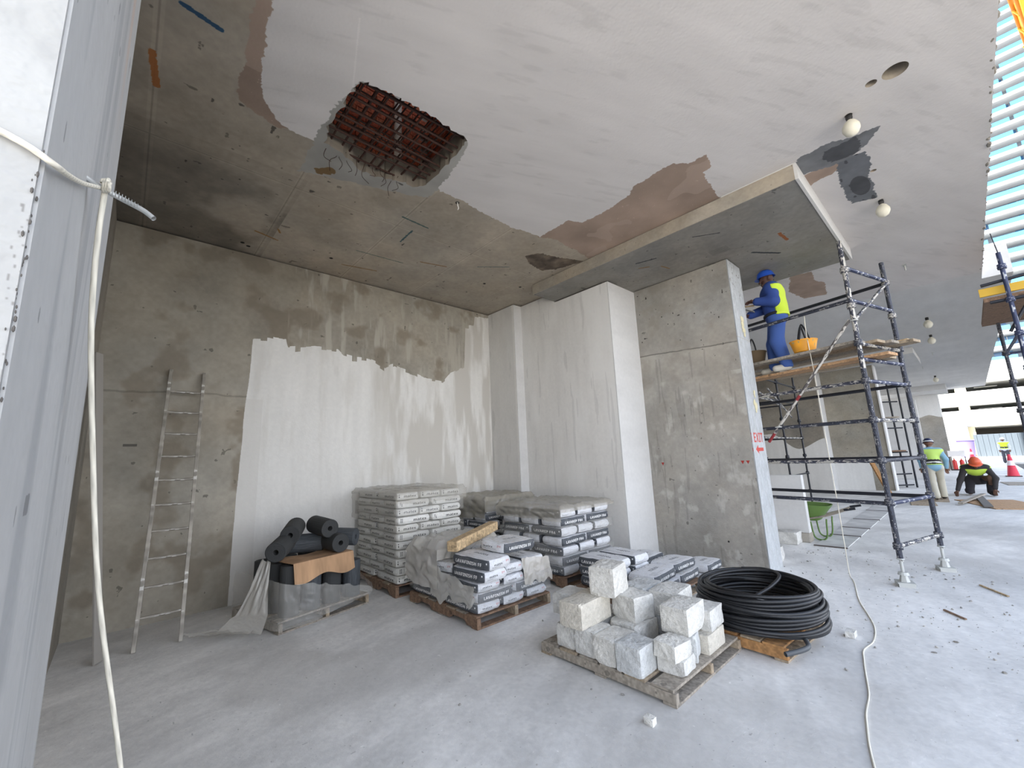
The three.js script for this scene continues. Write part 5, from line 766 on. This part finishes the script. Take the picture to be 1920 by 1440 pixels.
{ const t = thing('fire_point', 'red fire extinguisher stand with white sign by the far column', 'fire point', null, [34.2, 0, -0.68]); part('sign_board', bx(-0.02, 0.02, 0.75, 1.08, -0.36, 0.3), std('#e8e4e0', 0.6), t, 'white sign board'); part('frame', merge([bx(-0.14, 0.14, 0.0, 0.06, -0.36, 0.3), bx(0.02, 0.06, 0, 0.8, -0.36, -0.32), bx(0.02, 0.06, 0, 0.8, 0.26, 0.3)]), std('#3b3030', 0.7), t); for (const z of [-0.16, 0.12]) { const e = part('extinguisher', lathe([[0, 0.06], [0.085, 0.06], [0.09, 0.1], [0.09, 0.5], [0.05, 0.58], [0.025, 0.6], [0.025, 0.66], [0, 0.66]], 14), std('#c4302c', 0.4), t); e.position.set(-0.06, 0, z); part('valve', mv(rbx(0.12, 0.03, 0.03, 0.006), 0, 0.67, 0), M.tubeDark, e); } }
{ const t = thing('waste_bin', 'purple wheeled bin in front of the metal hoarding', 'bin', null, [57.5, 0, -0.45]); part('body', new THREE.CylinderGeometry(0.82, 0.66, 1.5, 4).rotateY(Math.PI / 4).translate(0, 0.8, 0), std('#5d5480', 0.7), t); part('lid', mv(rbx(1.3, 0.1, 1.3, 0.03), 0, 1.6, 0), std('#4f4670', 0.7), t); }
{ const t = thing('metal_hoarding', 'pale ribbed metal hoarding at the end of the site', 'fence', null, [60, 0, 0]); for (let k = 0; k < 12; k++) { const b = part('ribbed_sheet', merge([bx(-0.02, 0.02, 0.02, 2.1, 0, 0.36), bx(-0.07, -0.02, 0.02, 2.1, 0.1, 0.2)]), std('#3d464d', 0.6), t); b.position.z = 0.15 + k * 0.36; } }
// floor litter
{
  const g = new THREE.IcosahedronGeometry(1, 0), im = new THREE.InstancedMesh(g, std('#9a968f', 0.95), 700), m = new THREE.Matrix4(), col = new THREE.Color(); im.name = 'floor_debris'; im.userData = { label: 'small chips and crumbs scattered over the concrete floor', category: 'debris', kind: 'stuff' };
  for (let k = 0; k < 700; k++) { const a = rnd(), x = a < 0.62 ? rr(4.6, 8.6) : rr(1, 9), z = a < 0.62 ? rr(-2.2, 0.2) : rr(-3.4, 0.5), s = Math.pow(rnd(), 4) * 0.011 + 0.0025; m.compose(V(x, s * 0.35, z), new THREE.Quaternion().setFromEuler(new THREE.Euler(rnd(), rnd() * 6, rnd())), V(s * rr(0.8, 2.2), s * 0.7, s)); im.setMatrixAt(k, m); const q = rr(0.65, 1.25); im.setColorAt(k, col.setRGB(q, q, q)); } scene.add(im);
}
for (const [lab, a, b, m] of [['thin bent metal offcut on the floor behind the coil', [6.3, 0.01, -1.6], [5.95, 0.01, -1.42], M.galv], ['thin wooden lath on the floor before the scaffold foot', [7.35, 0.01, -0.2], [7.0, 0.01, 0.0], M.postWood], ['short dark lath on the floor below the scaffold foot', [6.1, 0.01, -0.45], [5.9, 0.01, -0.3], M.palletRed]]) solo('offcut', beam(V(...a), V(...b), 0.02, 0.012, 0.002), m, lab, 'offcut', 'offcuts on the floor');
{ const o = solo('stone_chip', blockGeo(0.09, 0.05, 0.07, 0.01, 3), blockMats[2], 'fist-sized stone chip on the floor right of the coil', 'stone'); o.position.set(4.82, 0.027, -0.98); const q = solo('stone_chip', blockGeo(0.05, 0.04, 0.06, 0.008, 3), blockMats[1], 'small stone chip in front of the block pallet', 'stone'); q.position.set(2.55, 0.021, -1.62); }

// ---------------------------------------------------------------- across the street
{
  const t = thing('car_park', 'white multi-storey car park at the far end of the street', 'building', null, [62, 0, 0]), wh = std('#c2c2be', 0.8), dk = std('#4c4842', 0.9);
  for (const [y0, y1] of [[2.95, 4.55], [5.1, 6.4], [7.3, 9.2]]) part('parapet', bx(0, 0.4, y0, y1, -30, 40), wh, t);
  for (const y of [2.9, 5.0, 7.2]) part('deck', bx(0.2, 16, y, y + 0.3, -30, 40), wh, t);
  part('back_wall', bx(15, 15.4, 0, 9.2, -30, 40), dk, t);
  for (let k = 0; k < 9; k++) part('pillar', bx(0.5, 1.2, 0, 9.2, -16 + k * 5.2, -15.2 + k * 5.2), std('#d9cfae', 0.85), t);
  for (let k = 0; k < 8; k++) for (const y of [4.9, 7.1]) { const l = part('strip_light', bx(3.0, 3.2, y - 0.16, y - 0.1, -14 + k * 5, -12.4 + k * 5), std('#f2f2ee', 0.5), t); }
  part('entrance_frame', bx(-0.2, 0.3, 0, 3.2, -3, -0.1), wh, t);
}
{
  const t = thing('apartment_tower', 'tall white apartment tower with blue glass balconies across the street', 'building', null, [130, 0, 0]), wh = std('#a9abac', 0.8), gl = new THREE.MeshPhysicalMaterial({ color: '#3f6f96', roughness: 0.12, metalness: 0.1 }), rec = std('#6f777e', 0.8), wn = std('#2f587c', 0.15);
  part('core', bx(3, 24, 0, 100, -12, 44), rec, t);
  const slabG = bx(0, 3.2, 0, 0.75, -12, 44), glG = bx(0.05, 0.1, 0, 0.95, 0, 6.4), winG = bx(-0.06, 0.0, 0, 2.0, 0, 2.6), mulG = bx(-0.08, 0.02, 0, 2.0, 0, 0.12);
  for (let f = 0; f < 31; f++) {
    const y = 4 + f * 3.1, s = part('balcony_slab', slabG, wh, t); s.position.y = y;
    for (let k = 0; k < 8; k++) { const b = part('balustrade_glass', glG, gl, s); b.position.set(0, 0.8, -11.5 + k * 7); }
    if (f % 1 === 0) for (let k = 0; k < 6; k++) { const w = part('window', winG, wn, s); w.position.set(3, 0.9, -8 + k * 7 + (f % 2)); part('mullion', mulG, wh, s).position.set(3, 0.9, -6.8 + k * 7 + (f % 2)); }
  }
}
{ // orange lattice of the hoist crane
  const t = thing('crane_mast', 'orange and yellow crane lattice at the upper right corner', 'crane'), o = std('#e08a2c', 0.6), y = std('#f0c52e', 0.6), a = V(40, 34, 6.35), b = V(40, 14, 6.6), off = [[0, 0], [0, 1.3], [1.3, 0], [1.3, 1.3]];
  for (const [p, q] of off) part('chord', bar(V(a.x + p, a.y, a.z + q), V(b.x + p, b.y, b.z + q + 0.3), 0.13, 8), q ? y : o, t);
  for (let k = 0; k < 14; k++) { const y0 = 34 - k * 1.4, y1 = y0 - 1.4; part('lattice_bar', bar(V(40, y0, 6.4), V(40, y1, 7.7), 0.06, 6), o, t); part('lattice_bar', bar(V(40, y1, 6.4), V(41.3, y0, 6.4), 0.06, 6), y, t); part('lattice_bar', bar(V(40, y1, 6.4), V(40, y1, 7.7), 0.06, 6), y, t); }
  part('cabin_plate', bx(39.6, 41.6, 27.4, 30.2, 6.5, 8.2), y, t);
}

scene.traverse((o) => { if (o.isMesh) { o.castShadow = true; o.receiveShadow = true; } });
sun.castShadow = true;
renderer.render(scene, camera);
